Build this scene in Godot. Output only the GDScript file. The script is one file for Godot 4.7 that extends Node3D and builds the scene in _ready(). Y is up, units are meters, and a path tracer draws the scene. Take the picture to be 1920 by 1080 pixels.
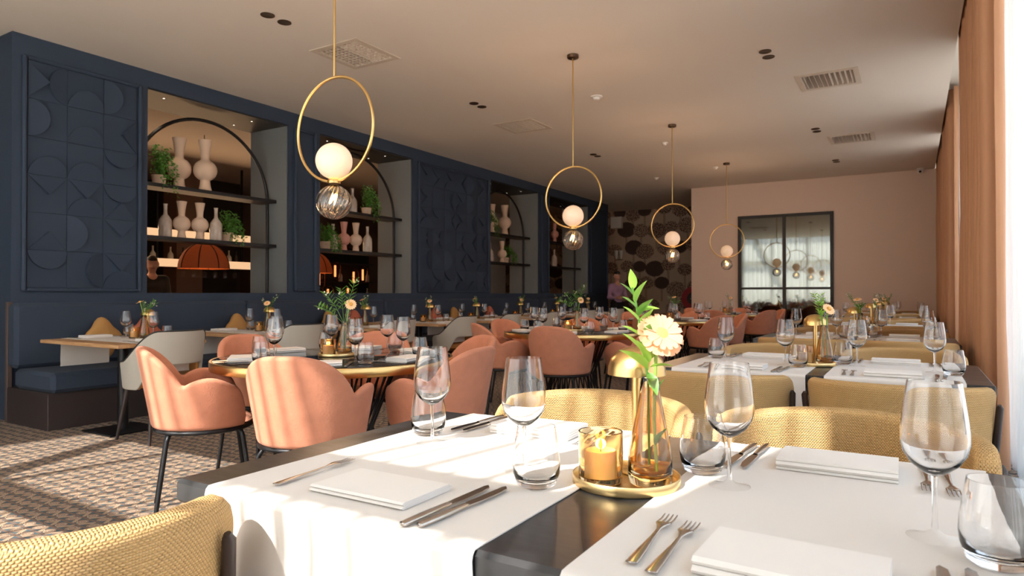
extends Node3D
# A restaurant dining room: navy wall with niches on one side, curtained windows behind and beside the camera.
# World: camera at the origin of x and z; -z runs down the room; the navy wall is at x = -6.67, the curtains at x = 0.4.

const CEIL := 3.38
const WALL_X := -6.67
const BACK_Z := 0.72
const END_Z := -14.3

var M := {}
var counts := {}
var proto := {}
var rng := RandomNumberGenerator.new()


# ------------------------------------------------------------------ mesh builder
class MB:
	var v := PackedVector3Array()
	var n := PackedVector3Array()
	var t := PackedVector2Array()
	var ix := PackedInt32Array()

	func vert(p: Vector3, nn: Vector3, uv := Vector2.ZERO) -> int:
		v.append(p)
		n.append(nn)
		t.append(uv)
		return v.size() - 1

	func tri(a: int, b: int, c: int) -> void:
		ix.append(a)
		ix.append(b)
		ix.append(c)

	func flat(pts: Array, hint: Vector3) -> void:
		var nn := Vector3.ZERO
		for k in range(1, pts.size() - 1):
			nn += (pts[k] - pts[0]).cross(pts[k + 1] - pts[0])
		nn = nn.normalized()
		if nn.dot(hint) < 0.0:
			nn = -nn
		var b := v.size()
		for p in pts:
			vert(p, nn)
		for k in range(1, pts.size() - 1):
			tri(b, b + k, b + k + 1)

	# a box with chamfered edges
	func box(c: Vector3, s: Vector3, bevel := 0.0, turn := Basis()) -> MB:
		var h := s * 0.5
		if bevel <= 0.0:
			for ax in 3:
				for sg in [-1.0, 1.0]:
					var u := (ax + 1) % 3
					var w := (ax + 2) % 3
					var pts := []
					for q in [[-1, -1], [1, -1], [1, 1], [-1, 1]]:
						var p := Vector3.ZERO
						p[ax] = sg * h[ax]
						p[u] = q[0] * h[u]
						p[w] = q[1] * h[w]
						pts.append(c + turn * p)
					var o := Vector3.ZERO
					o[ax] = sg
					flat(pts, turn * o)
			return self
		var k := minf(bevel, minf(h.x, minf(h.y, h.z)) * 0.95)
		var cp := func(sx: float, sy: float, sz: float, ax: int) -> Vector3:
			var p := Vector3(sx * (h.x - k), sy * (h.y - k), sz * (h.z - k))
			p[ax] += k * [sx, sy, sz][ax]
			return c + turn * p
		for ax in 3:
			var u := (ax + 1) % 3
			var w := (ax + 2) % 3
			for sg in [-1.0, 1.0]:
				var pts := []
				for q in [[-1.0, -1.0], [1.0, -1.0], [1.0, 1.0], [-1.0, 1.0]]:
					var d := Vector3.ZERO
					d[ax] = sg
					d[u] = q[0]
					d[w] = q[1]
					pts.append(cp.call(d.x, d.y, d.z, ax))
				var o := Vector3.ZERO
				o[ax] = sg
				flat(pts, turn * o)
			# the four edges along ax
			for a in [-1.0, 1.0]:
				for b in [-1.0, 1.0]:
					var pts := []
					var o := Vector3.ZERO
					o[u] = a
					o[w] = b
					for q in [[-1.0, u], [1.0, u], [1.0, w], [-1.0, w]]:
						var d := o
						d[ax] = q[0]
						pts.append(cp.call(d.x, d.y, d.z, q[1]))
					flat(pts, turn * o)
		for sx in [-1.0, 1.0]:
			for sy in [-1.0, 1.0]:
				for sz in [-1.0, 1.0]:
					flat([cp.call(sx, sy, sz, 0), cp.call(sx, sy, sz, 1), cp.call(sx, sy, sz, 2)], turn * Vector3(sx, sy, sz))
		return self

	# turn a profile of (radius, height) about the y axis; the solid lies to the left of its direction of travel
	func lathe(prof: Array, seg := 24, xf := Transform3D()) -> MB:
		var m := prof.size()
		var sn := []
		for i in m - 1:
			var d: Vector2 = prof[i + 1] - prof[i]
			sn.append(Vector2(d.y, -d.x).normalized())
		for i in m - 1:
			var a: Vector2 = sn[i]
			var b: Vector2 = sn[i]
			if i > 0 and sn[i - 1].dot(sn[i]) > 0.6:
				a = (sn[i - 1] + sn[i]).normalized()
			if i < m - 2 and sn[i + 1].dot(sn[i]) > 0.6:
				b = (sn[i + 1] + sn[i]).normalized()
			var base := v.size()
			for k in seg + 1:
				var f := TAU * k / seg
				var cs := cos(f)
				var ss := sin(f)
				vert(xf * Vector3(prof[i].x * cs, prof[i].y, prof[i].x * ss), (xf.basis * Vector3(a.x * cs, a.y, a.x * ss)).normalized(), Vector2(float(k) / seg, prof[i].y))
				vert(xf * Vector3(prof[i + 1].x * cs, prof[i + 1].y, prof[i + 1].x * ss), (xf.basis * Vector3(b.x * cs, b.y, b.x * ss)).normalized(), Vector2(float(k) / seg, prof[i + 1].y))
			for k in seg:
				var q := base + 2 * k
				if prof[i].x > 1e-6:
					tri(q, q + 1, q + 2)
				if prof[i + 1].x > 1e-6:
					tri(q + 2, q + 1, q + 3)
		return self

	# a tube along points
	func tube(pts: Array, r, seg := 8, closed := false) -> MB:
		var m := pts.size()
		var rows := []
		var side := Vector3.ZERO
		for i in m:
			var d: Vector3
			if closed:
				d = pts[(i + 1) % m] - pts[(i + m - 1) % m]
			else:
				d = pts[mini(i + 1, m - 1)] - pts[maxi(i - 1, 0)]
			d = d.normalized()
			if side == Vector3.ZERO:
				side = d.cross(Vector3.UP if absf(d.y) < 0.9 else Vector3.RIGHT).normalized()
			side = (side - d * side.dot(d)).normalized()
			var up := d.cross(side)
			var rr: float = r[i] if r is Array else r
			var row := []
			for k in seg + 1:
				var f := TAU * k / seg
				var o := side * cos(f) + up * sin(f)
				row.append(vert(pts[i] + o * rr, o))
			rows.append(row)
		for i in (m if closed else m - 1):
			var a: Array = rows[i]
			var b: Array = rows[(i + 1) % m]
			for k in seg:
				tri(a[k], b[k], a[k + 1])
				tri(a[k + 1], b[k], b[k + 1])
		if not closed:
			for e in [0, m - 1]:
				var d: Vector3 = (pts[0] - pts[1]) if e == 0 else (pts[m - 1] - pts[m - 2])
				var ring := []
				for k in seg:
					ring.append(v[rows[e][k]])
				flat(ring, d)
		return self

	# a surface from a function of (u, v) in 0..1; normals from its slopes, turned over with flip
	func grid(nu: int, nv: int, f: Callable, flip := false, wrap_u := false, wrap_v := false) -> MB:
		var base := v.size()
		var p := PackedVector3Array()
		for i in nu + 1:
			for j in nv + 1:
				p.append(f.call(float(i) / nu, float(j) / nv))
		var w := nv + 1
		for i in nu + 1:
			for j in nv + 1:
				var i0 := i - 1
				var i1 := i + 1
				if wrap_u:
					i0 = (i0 + nu) % nu
					i1 = i1 % nu
				else:
					i0 = maxi(i0, 0)
					i1 = mini(i1, nu)
				var j0 := j - 1
				var j1 := j + 1
				if wrap_v:
					j0 = (j0 + nv) % nv
					j1 = j1 % nv
				else:
					j0 = maxi(j0, 0)
					j1 = mini(j1, nv)
				var nn := (p[i1 * w + j] - p[i0 * w + j]).cross(p[i * w + j1] - p[i * w + j0])
				nn = nn.normalized() if nn.length_squared() > 1e-18 else Vector3.UP
				vert(p[i * w + j], -nn if flip else nn, Vector2(float(i) / nu, float(j) / nv))
		for i in nu:
			for j in nv:
				var q := base + i * w + j
				tri(q, q + 1, q + w)
				tri(q + w, q + 1, q + w + 1)
		return self

	# a polygon in the xy plane pushed from z0 to z1
	func prism(poly: Array, z0: float, z1: float, xf := Transform3D()) -> MB:
		var pk := PackedVector2Array(poly)
		var ti := Geometry2D.triangulate_polygon(pk)
		for z in [z0, z1]:
			var nn := (xf.basis * Vector3(0, 0, signf(z - (z0 + z1) * 0.5))).normalized()
			var b := v.size()
			for q in pk:
				vert(xf * Vector3(q.x, q.y, z), nn)
			for k in range(0, ti.size(), 3):
				tri(b + ti[k], b + ti[k + 1], b + ti[k + 2])
		var c := Vector2.ZERO
		for q in pk:
			c += q / pk.size()
		var cw := Geometry2D.is_polygon_clockwise(pk)
		for k in pk.size():
			var a := pk[k]
			var b := pk[(k + 1) % pk.size()]
			var e := b - a
			var o := Vector2(e.y, -e.x) * (-1.0 if cw else 1.0)
			flat([xf * Vector3(a.x, a.y, z0), xf * Vector3(b.x, b.y, z0), xf * Vector3(b.x, b.y, z1), xf * Vector3(a.x, a.y, z1)], xf.basis * Vector3(o.x, o.y, 0))
		return self

	func add(o: MB, xf := Transform3D()) -> MB:
		var b := v.size()
		for k in o.v.size():
			vert(xf * o.v[k], (xf.basis * o.n[k]).normalized(), o.t[k])
		for i in o.ix:
			ix.append(i + b)
		return self

	func mesh() -> ArrayMesh:
		for k in range(0, ix.size(), 3):
			var a := ix[k]
			var b := ix[k + 1]
			var c := ix[k + 2]
			var g := (v[a] - v[c]).cross(v[a] - v[b])
			if g.dot(n[a] + n[b] + n[c]) < 0.0:
				ix[k + 1] = c
				ix[k + 2] = b
		var arr := []
		arr.resize(Mesh.ARRAY_MAX)
		arr[Mesh.ARRAY_VERTEX] = v
		arr[Mesh.ARRAY_NORMAL] = n
		arr[Mesh.ARRAY_TEX_UV] = t
		arr[Mesh.ARRAY_INDEX] = ix
		var m := ArrayMesh.new()
		m.add_surface_from_arrays(Mesh.PRIMITIVE_TRIANGLES, arr)
		return m


# ------------------------------------------------------------------ scene helpers
func numbered(called: String) -> String:
	var k: int = counts.get(called, 0)
	counts[called] = k + 1
	return called if k == 0 else "%s_%03d" % [called, k]


func tag(o: Node, label: String, category: String, group := "") -> void:
	o.set_meta("label", label)
	o.set_meta("category", category)
	if group != "":
		o.set_meta("group", group)


func inst(called: String, mb, mat: Material) -> MeshInstance3D:
	var o := MeshInstance3D.new()
	o.name = called
	o.mesh = mb.mesh() if mb is MB else mb
	o.material_override = mat
	return o


func part(parent: Node, called: String, mb, mat: Material) -> MeshInstance3D:
	var o := inst(called, mb, mat)
	parent.add_child(o, true)
	return o


func thing(called: String, label: String, category: String, at := Vector3.ZERO, turn := 0.0, group := "") -> Node3D:
	var o := Node3D.new()
	o.name = numbered(called)
	add_child(o)
	o.position = at
	o.rotation.y = turn
	tag(o, label, category, group)
	return o


func solo(called: String, mb, mat: Material, label: String, category: String, at := Vector3.ZERO, turn := 0.0, group := "") -> MeshInstance3D:
	var o := inst(numbered(called), mb, mat)
	add_child(o)
	o.position = at
	o.rotation.y = turn
	tag(o, label, category, group)
	return o


# a copy of a thing built once, with its parts
func put(key: String, called: String, label: String, category: String, at: Vector3, turn := 0.0, group := "") -> Node3D:
	var o: Node3D = proto[key].duplicate()
	o.name = numbered(called)
	add_child(o)
	o.position = at
	o.rotation.y = turn
	tag(o, label, category, group)
	return o


func struct(called: String, mb = null, mat: Material = null) -> Node3D:
	var o: Node3D = Node3D.new() if mb == null else inst(called, mb, mat)
	o.name = numbered(called)
	add_child(o)
	o.set_meta("kind", "structure")
	return o


func c8(r: float, g: float, b: float, a := 1.0) -> Color:
	return Color(r / 255.0, g / 255.0, b / 255.0, a)


func mat(called: String, color: Color, rough := 0.8, metal := 0.0) -> StandardMaterial3D:
	var m := StandardMaterial3D.new()
	m.resource_name = called
	m.albedo_color = color
	m.roughness = rough
	m.metallic = metal
	m.cull_mode = BaseMaterial3D.CULL_DISABLED
	M[called] = m
	return m


func tri_map(m: StandardMaterial3D, scale: Vector3, world := false) -> void:
	m.uv1_triplanar = true
	m.uv1_world_triplanar = world
	m.uv1_scale = scale


func noise_tex(freq: float, size := 256, octaves := 4, normal := false, bump := 4.0, ramp: Gradient = null, type := FastNoiseLite.TYPE_SIMPLEX_SMOOTH, sd := 3) -> NoiseTexture2D:
	var f := FastNoiseLite.new()
	f.noise_type = type
	f.frequency = freq
	f.fractal_octaves = octaves
	f.seed = sd
	var t := NoiseTexture2D.new()
	t.width = size
	t.height = size
	t.seamless = true
	t.noise = f
	t.as_normal_map = normal
	t.bump_strength = bump
	if ramp:
		t.color_ramp = ramp
	return t


func ramp2(a: Color, b: Color) -> Gradient:
	var g := Gradient.new()
	g.set_color(0, a)
	g.set_color(1, b)
	return g


func smooth(a: float, b: float, x: float) -> float:
	var q := clampf((x - a) / (b - a), 0.0, 1.0)
	return q * q * (3.0 - 2.0 * q)


# ------------------------------------------------------------------ the scene
func _ready() -> void:
	# camera
	var cam := Camera3D.new()
	cam.name = "camera"
	add_child(cam)
	var at := CameraAttributesPhysical.new()
	at.frustum_focal_length = 24.0
	at.exposure_aperture = 8.0
	at.frustum_focus_distance = 1.9
	cam.attributes = at
	cam.position = Vector3(0, 1.1, 0)
	cam.rotation = Vector3(atan(11.0 / 1245.0), atan(752.0 / 1245.0), 0)
	cam.fov = rad_to_deg(2.0 * atan(540.0 / 1245.0))
	cam.near = 0.02
	cam.far = 200.0
	cam.current = true
	# sky and exposure
	var env := Environment.new()
	var sky := Sky.new()
	var sm := ProceduralSkyMaterial.new()
	sm.sky_top_color = c8(168, 200, 236)
	sm.sky_horizon_color = c8(230, 235, 240)
	sm.sky_curve = 0.2
	sm.ground_bottom_color = c8(150, 146, 140)
	sm.ground_horizon_color = c8(206, 206, 202)
	sm.sky_energy_multiplier = 2.0
	sm.ground_energy_multiplier = 1.5
	sky.sky_material = sm
	env.background_mode = Environment.BG_SKY
	env.sky = sky
	env.tonemap_mode = Environment.TONE_MAPPER_LINEAR
	env.tonemap_exposure = 1.18
	env.sdfgi_enabled = true
	env.ssao_enabled = true
	env.ssil_enabled = true
	var we := WorldEnvironment.new()
	we.name = "environment"
	we.environment = env
	add_child(we)
	# the sun comes low through the window wall behind the camera
	var sun := DirectionalLight3D.new()
	sun.name = "sun"
	sun.light_energy = 11.0
	sun.light_color = c8(255, 250, 241)
	sun.light_angular_distance = 0.6
	sun.shadow_enabled = true
	sun.sky_mode = DirectionalLight3D.SKY_MODE_LIGHT_ONLY
	add_child(sun)
	sun.look_at_from_position(Vector3.ZERO, Vector3(0.18, -0.94, -0.984))

	rng.seed = 1
	make_materials()
	build_shell()
	print("shell")
	build_bar()
	build_niches()
	print("bar")
	build_banquette()
	make_furniture()
	make_tableware()
	print("protos")
	lay_out_rooms()
	build_ceiling_fittings()
	build_people()
	for k in proto:
		proto[k].free()
	print("done")


# ------------------------------------------------------------------ materials
func carpet_image() -> ImageTexture:
	# scrolls with sweeping tails in cream and peach on brown and teal, between paired lines; one tile is two scrolls by two rows
	var w := 768
	var im := Image.create(w, w, false, Image.FORMAT_RGB8)
	var cream := c8(206, 182, 150)
	var peach := c8(182, 138, 106)
	var brown := c8(104, 80, 64)
	var teal := c8(58, 80, 88)
	var dark := c8(48, 38, 35)
	var f := FastNoiseLite.new()
	f.frequency = 0.35
	f.seed = 9
	for y in w:
		for x in w:
			var row := int(2.0 * y / w)
			var u := 2.0 * x / w + 0.5 * row
			var cx := fposmod(u, 1.0) - 0.5
			var cy := (fposmod(2.0 * y / w, 1.0) - 0.5) * (1.0 if int(floor(u)) % 2 == 0 else -1.0)
			var c := brown
			# ground: teal wedges beside the scrolls
			if absf(cy) > 0.16 + 0.3 * absf(cx - 0.28):
				c = teal
			# sweeping tail
			var tail := cy - 0.30 * cos(PI * (cx + 0.02) / 0.5)
			if cx > -0.05:
				var d := absf(tail)
				if d < 0.05:
					c = peach
				elif d < 0.10:
					c = cream
				elif d < 0.14:
					c = dark
				elif d < 0.20:
					c = cream
			# volute
			var q := Vector2((cx + 0.2) * 1.35, cy)
			var r := q.length()
			if r < 0.38:
				var sp := fposmod(r * 5.4 - q.angle() / TAU, 1.0)
				c = brown if sp < 0.25 else cream if sp < 0.55 else teal if sp < 0.7 else peach
			# paired lines between the rows
			var e := 0.5 - absf(cy)
			if e < 0.03:
				c = dark
			elif e < 0.06:
				c = peach
			elif e < 0.085:
				c = dark
			var g := f.get_noise_2d(x, y)
			im.set_pixel(x, y, c.lightened(0.06 * g) if g > 0.0 else c.darkened(-0.12 * g))
	return ImageTexture.create_from_image(im)


func wallpaper_image() -> ImageTexture:
	# print of round-headed trees in browns on a pale ground
	var w := 640
	var im := Image.create(w, w, false, Image.FORMAT_RGB8)
	var ground := c8(186, 160, 138)
	im.fill(ground)
	var r := RandomNumberGenerator.new()
	r.seed = 77
	var f := FastNoiseLite.new()
	f.frequency = 0.09
	f.seed = 4
	var trees := []
	for k in 7:
		for j in 6:
			trees.append([int((k + 0.5 * (j % 2) + r.randf_range(-0.2, 0.2)) * 91.4), int((j + r.randf_range(-0.2, 0.2)) * 106.7 + 40.0), r.randi_range(38, 56), r.randi_range(0, 3)])
	var tones := [c8(92, 66, 54), c8(124, 90, 74), c8(74, 54, 46), c8(142, 110, 92)]
	for tr in trees:
		for yy in range(0, 105):
			for xx in range(-4, 5):
				if absi(xx) != 2:
					im.set_pixel(posmod(tr[0] + xx, w), posmod(tr[1] + yy, w), c8(88, 62, 50) if absi(xx) > 2 else c8(176, 150, 130))
	for tr in trees:
		var rad: int = tr[2]
		for yy in range(-rad, rad + 1):
			for xx in range(-rad, rad + 1):
				var d := Vector2(xx, yy * 1.25).length() + 7.0 * f.get_noise_2d(tr[0] + xx * 2, tr[1] + yy * 2)
				if d < rad:
					var g := f.get_noise_2d((tr[0] + xx) * 1.3, (tr[1] + yy) * 1.3)
					var c: Color = tones[tr[3]]
					if tr[3] == 3 and g > -0.02 or tr[3] != 2 and g > 0.07:
						c = c8(178, 150, 128)
					elif g < -0.1:
						c = c8(66, 48, 42)
					im.set_pixel(posmod(tr[0] + xx, w), posmod(tr[1] + yy, w), c)
	return ImageTexture.create_from_image(im)


func weave_images() -> Array:
	# basket weave: [colour, height]; raised threads with gaps between them
	var w := 128
	var im := Image.create(w, w, false, Image.FORMAT_RGB8)
	var hi := Image.create(w, w, false, Image.FORMAT_RGB8)
	for y in w:
		for x in w:
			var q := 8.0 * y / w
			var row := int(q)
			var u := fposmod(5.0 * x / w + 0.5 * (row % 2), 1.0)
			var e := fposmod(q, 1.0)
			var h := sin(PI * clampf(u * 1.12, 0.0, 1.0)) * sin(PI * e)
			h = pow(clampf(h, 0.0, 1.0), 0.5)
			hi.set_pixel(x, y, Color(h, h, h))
			# honey yarn, and short crisp brown dashes coloured into the gaps between its threads
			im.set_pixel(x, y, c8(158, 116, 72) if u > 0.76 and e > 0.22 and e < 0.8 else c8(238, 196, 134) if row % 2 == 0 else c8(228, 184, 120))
	return [ImageTexture.create_from_image(im), ImageTexture.create_from_image(hi)]


func make_materials() -> void:
	var fine := noise_tex(0.12, 256, 3, true, 3.0)
	var soft := noise_tex(0.02, 256, 4, true, 2.0, null, FastNoiseLite.TYPE_SIMPLEX_SMOOTH, 8)
	var m: StandardMaterial3D
	# setting
	m = mat("navy_paint", c8(56, 67, 83), 0.7)
	m.metallic_specular = 0.3
	m.normal_enabled = true
	m.normal_texture = fine
	m.normal_scale = 0.12
	tri_map(m, Vector3.ONE * 2.0, true)
	mat("navy_tile", c8(53, 64, 80), 0.65).metallic_specular = 0.3
	mat("grey_reveal", c8(122, 124, 124), 0.7)
	mat("grey_wall", c8(132, 136, 138), 0.7)
	m = mat("ceiling_paint", c8(222, 210, 197), 0.9)
	m = mat("rose_plaster", c8(226, 200, 182), 0.85)
	m.normal_enabled = true
	m.normal_texture = soft
	m.normal_scale = 0.1
	tri_map(m, Vector3.ONE, true)
	mat("white_wall", c8(214, 206, 196), 0.85)
	mat("brown_ceiling", c8(150, 118, 96), 0.9)
	mat("brown_wall", c8(120, 88, 68), 0.8)
	mat("black_void", c8(26, 24, 25), 0.8)
	m = mat("carpet", Color.WHITE, 0.95)
	m.albedo_texture = carpet_image()
	m.rim_enabled = true
	m.rim = 0.15
	tri_map(m, Vector3(5.2, 5.2, 7.0), true)
	m.heightmap_enabled = true
	m.heightmap_texture = noise_tex(0.2, 256, 2)
	m.heightmap_scale = 0.55
	m = mat("wallpaper", Color.WHITE, 0.8)
	m.albedo_texture = wallpaper_image()
	mat("terrace", c8(178, 172, 164), 0.9)
	mat("frame_black", c8(30, 30, 32), 0.5)
	mat("frame_grey", c8(70, 72, 74), 0.5)
	mat("steel_beam", c8(96, 96, 98), 0.6)
	m = mat("mirror", c8(124, 126, 120), 0.03, 1.0)
	# cloth
	m = mat("sheer", c8(240, 239, 235, 0.65), 0.9)
	m.transparency = BaseMaterial3D.TRANSPARENCY_ALPHA
	m.backlight_enabled = true
	m.backlight = c8(186, 186, 183)
	m = mat("velvet", c8(196, 146, 110), 0.85)
	m.rim_enabled = true
	m.rim = 0.4
	m.rim_tint = 0.6
	m.normal_enabled = true
	m.normal_texture = soft
	m.normal_scale = 0.25
	tri_map(m, Vector3.ONE * 1.5, true)
	m = mat("linen", c8(218, 211, 203), 0.9)
	m.normal_enabled = true
	m.normal_texture = noise_tex(0.3, 256, 2, true, 2.0)
	m.normal_scale = 0.15
	tri_map(m, Vector3.ONE * 6.0)
	m = mat("napkin_cloth", c8(228, 222, 215), 0.9)
	m = mat("salmon_velvet", c8(196, 128, 98), 0.85)
	m.rim_enabled = true
	m.rim = 0.35
	m.rim_tint = 0.5
	m.albedo_texture = noise_tex(0.015, 256, 4, false, 1.0, ramp2(c8(232, 232, 232), c8(255, 255, 255)), FastNoiseLite.TYPE_SIMPLEX_SMOOTH, 21)
	m.normal_enabled = true
	m.normal_texture = fine
	m.normal_scale = 0.25
	tri_map(m, Vector3.ONE * 3.0)
	m = mat("grey_fabric", c8(172, 166, 154), 0.9)
	m.normal_enabled = true
	m.normal_texture = noise_tex(0.4, 256, 2, true, 4.0)
	m.normal_scale = 0.4
	tri_map(m, Vector3.ONE * 5.0)
	m = mat("camel_leather", c8(178, 124, 68), 0.5)
	mat("piping", c8(40, 38, 38), 0.6)
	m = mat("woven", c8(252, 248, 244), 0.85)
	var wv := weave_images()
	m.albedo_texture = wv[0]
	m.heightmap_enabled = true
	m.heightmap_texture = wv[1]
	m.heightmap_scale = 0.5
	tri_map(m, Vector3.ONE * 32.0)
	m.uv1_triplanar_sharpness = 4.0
	m = mat("navy_velvet", c8(44, 56, 73), 0.85)
	m.rim_enabled = true
	m.rim = 0.2
	m.rim_tint = 0.5
	m.normal_enabled = true
	m.normal_texture = soft
	m.normal_scale = 0.25
	tri_map(m, Vector3.ONE * 2.0)
	mat("mustard_cloth", c8(178, 132, 76), 0.9)
	mat("terracotta_cloth", c8(178, 96, 72), 0.9)
	# wood and metal
	m = mat("oak", Color.WHITE, 0.5)
	m.albedo_texture = noise_tex(0.02, 256, 5, false, 1.0, ramp2(c8(160, 118, 78), c8(206, 166, 122)), FastNoiseLite.TYPE_SIMPLEX_SMOOTH, 5)
	tri_map(m, Vector3(0.6, 8.0, 8.0))
	m = mat("black_oak", c8(33, 33, 35), 0.34)
	m.roughness_texture = noise_tex(0.03, 256, 4, false, 1.0, ramp2(c8(205, 205, 205), c8(255, 255, 255)), FastNoiseLite.TYPE_SIMPLEX_SMOOTH, 12)
	m.normal_enabled = true
	m.normal_texture = noise_tex(0.03, 256, 5, true, 3.0, null, FastNoiseLite.TYPE_SIMPLEX_SMOOTH, 31)
	m.normal_scale = 0.02
	tri_map(m, Vector3(0.8, 5.0, 5.0))
	mat("plinth", c8(52, 42, 40), 0.6)
	mat("black_wood", c8(54, 43, 40), 0.45)
	mat("black_metal", c8(38, 38, 40), 0.4, 0.6)
	mat("shelf_wood", c8(84, 68, 62), 0.5)
	m = mat("black_stone", c8(24, 24, 26), 0.06)
	m = mat("brass", c8(214, 178, 116), 0.28, 1.0)
	m = mat("brass_tray", c8(224, 194, 138), 0.34, 1.0)
	mat("bronze", c8(92, 70, 52), 0.4, 0.8)
	mat("steel", c8(196, 190, 184), 0.18, 1.0)
	mat("copper_frame", c8(150, 84, 56), 0.3, 1.0)
	mat("white_plastic", c8(226, 222, 216), 0.5)
	mat("vent_paint", c8(204, 188, 170), 0.7)
	mat("reflector", c8(70, 58, 48), 0.5)
	# glass
	m = mat("glass", Color(0.9, 0.92, 0.93, 0.0), 0.015)
	m.transparency = BaseMaterial3D.TRANSPARENCY_ALPHA
	m.metallic_specular = 0.6
	m = mat("globe_glass", c8(255, 252, 248, 0.0), 0.0)
	m.refraction_enabled = true
	m.refraction_scale = 0.05
	m = mat("window_glass", Color(0.95, 0.97, 0.97, 0.03), 0.01)
	m.transparency = BaseMaterial3D.TRANSPARENCY_ALPHA
	m = mat("solid_glass", Color(0.99, 0.99, 0.99, 0.0), 0.0)
	m.refraction_enabled = true
	m.refraction_scale = 0.05
	m = mat("amber_glass", c8(196, 150, 104, 0.42), 0.04)
	m.transparency = BaseMaterial3D.TRANSPARENCY_ALPHA
	m = mat("amber_solid", c8(240, 214, 170, 0.0), 0.0)
	m.refraction_enabled = true
	m.refraction_scale = 0.05
	# clay, plants, lights
	m = mat("clay", c8(214, 184, 158), 0.9)
	m.normal_enabled = true
	m.normal_texture = fine
	m.normal_scale = 0.3
	tri_map(m, Vector3.ONE * 4.0)
	mat("pink_clay", c8(206, 146, 130), 0.9)
	m = mat("marble_glaze", Color.WHITE, 0.25)
	m.albedo_texture = noise_tex(0.02, 256, 5, false, 1.0, ramp2(c8(150, 126, 108), c8(224, 212, 200)), FastNoiseLite.TYPE_PERLIN, 14)
	tri_map(m, Vector3(3.0, 1.2, 3.0))
	for g in [["leaf_bright", c8(142, 182, 74)], ["leaf_mid", c8(92, 136, 54)], ["leaf_dark", c8(66, 100, 48)], ["stem_green", c8(134, 168, 70)], ["shelf_plant", c8(74, 120, 46)]]:
		m = mat(g[0], g[1], 0.5)
		m.backlight_enabled = true
		m.backlight = g[1]
	m = mat("petal", c8(246, 198, 162), 0.8)
	m.backlight_enabled = true
	m.backlight = c8(250, 200, 160)
	mat("petal_deep", c8(250, 202, 152), 0.8)
	mat("flower_eye", c8(226, 166, 84), 0.9)
	mat("blossom_white", c8(240, 232, 214), 0.8)
	m = mat("wax", c8(240, 218, 190), 0.6)
	m.subsurf_scatter_enabled = true
	m.subsurf_scatter_strength = 0.3
	m = mat("flame", c8(255, 190, 90), 0.5)
	m.emission_enabled = true
	m.emission = c8(255, 170, 70)
	m.emission_energy_multiplier = 1.8
	m = mat("opal", c8(246, 222, 198), 0.4)
	m.emission_enabled = true
	m.emission = c8(255, 206, 160)
	m.emission_energy_multiplier = 0.3
	m = mat("filament", c8(255, 220, 160), 0.5)
	m.emission_enabled = true
	m.emission = c8(255, 190, 110)
	m.emission_energy_multiplier = 14.0
	m = mat("led", c8(255, 240, 220), 0.5)
	m.emission_enabled = true
	m.emission = c8(255, 236, 210)
	m.emission_energy_multiplier = 6.0
	m = mat("warm_strip", c8(255, 220, 180), 0.5)
	m.emission_enabled = true
	m.emission = c8(255, 206, 156)
	m.emission_energy_multiplier = 0.7
	m = mat("copper_glow", c8(255, 200, 150), 0.5)
	m.emission_enabled = true
	m.emission = c8(255, 150, 84)
	m.emission_energy_multiplier = 1.6
	m = mat("rust_fabric", c8(124, 74, 46), 0.85)
	m.backlight_enabled = true
	m.backlight = c8(70, 36, 18)
	mat("skin", c8(206, 150, 124), 0.6)
	mat("dark_hair", c8(40, 30, 28), 0.6)
	mat("black_cloth", c8(30, 30, 32), 0.9)
	mat("lilac_cloth", c8(170, 132, 158), 0.9)
	mat("sign_red", c8(168, 30, 38), 0.5)
	mat("sign_dark", c8(58, 54, 58), 0.6)
	mat("bottle_dark", c8(46, 40, 30), 0.15)
	mat("bottle_pale", c8(196, 190, 176), 0.2)


# ------------------------------------------------------------------ the setting
func slab(x0: float, x1: float, y0: float, y1: float, z0: float, z1: float, bevel := 0.0) -> MB:
	return MB.new().box(Vector3((x0 + x1) / 2, (y0 + y1) / 2, (z0 + z1) / 2), Vector3(absf(x1 - x0), absf(y1 - y0), absf(z1 - z0)), bevel)


const NICHES := [[-3.86, -5.64], [-6.16, -8.04], [-10.28, -12.12], [-12.61, -14.6]]
const PANELS := [[-2.74, -3.79, 3], [-8.16, -10.19, 6]]


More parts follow.
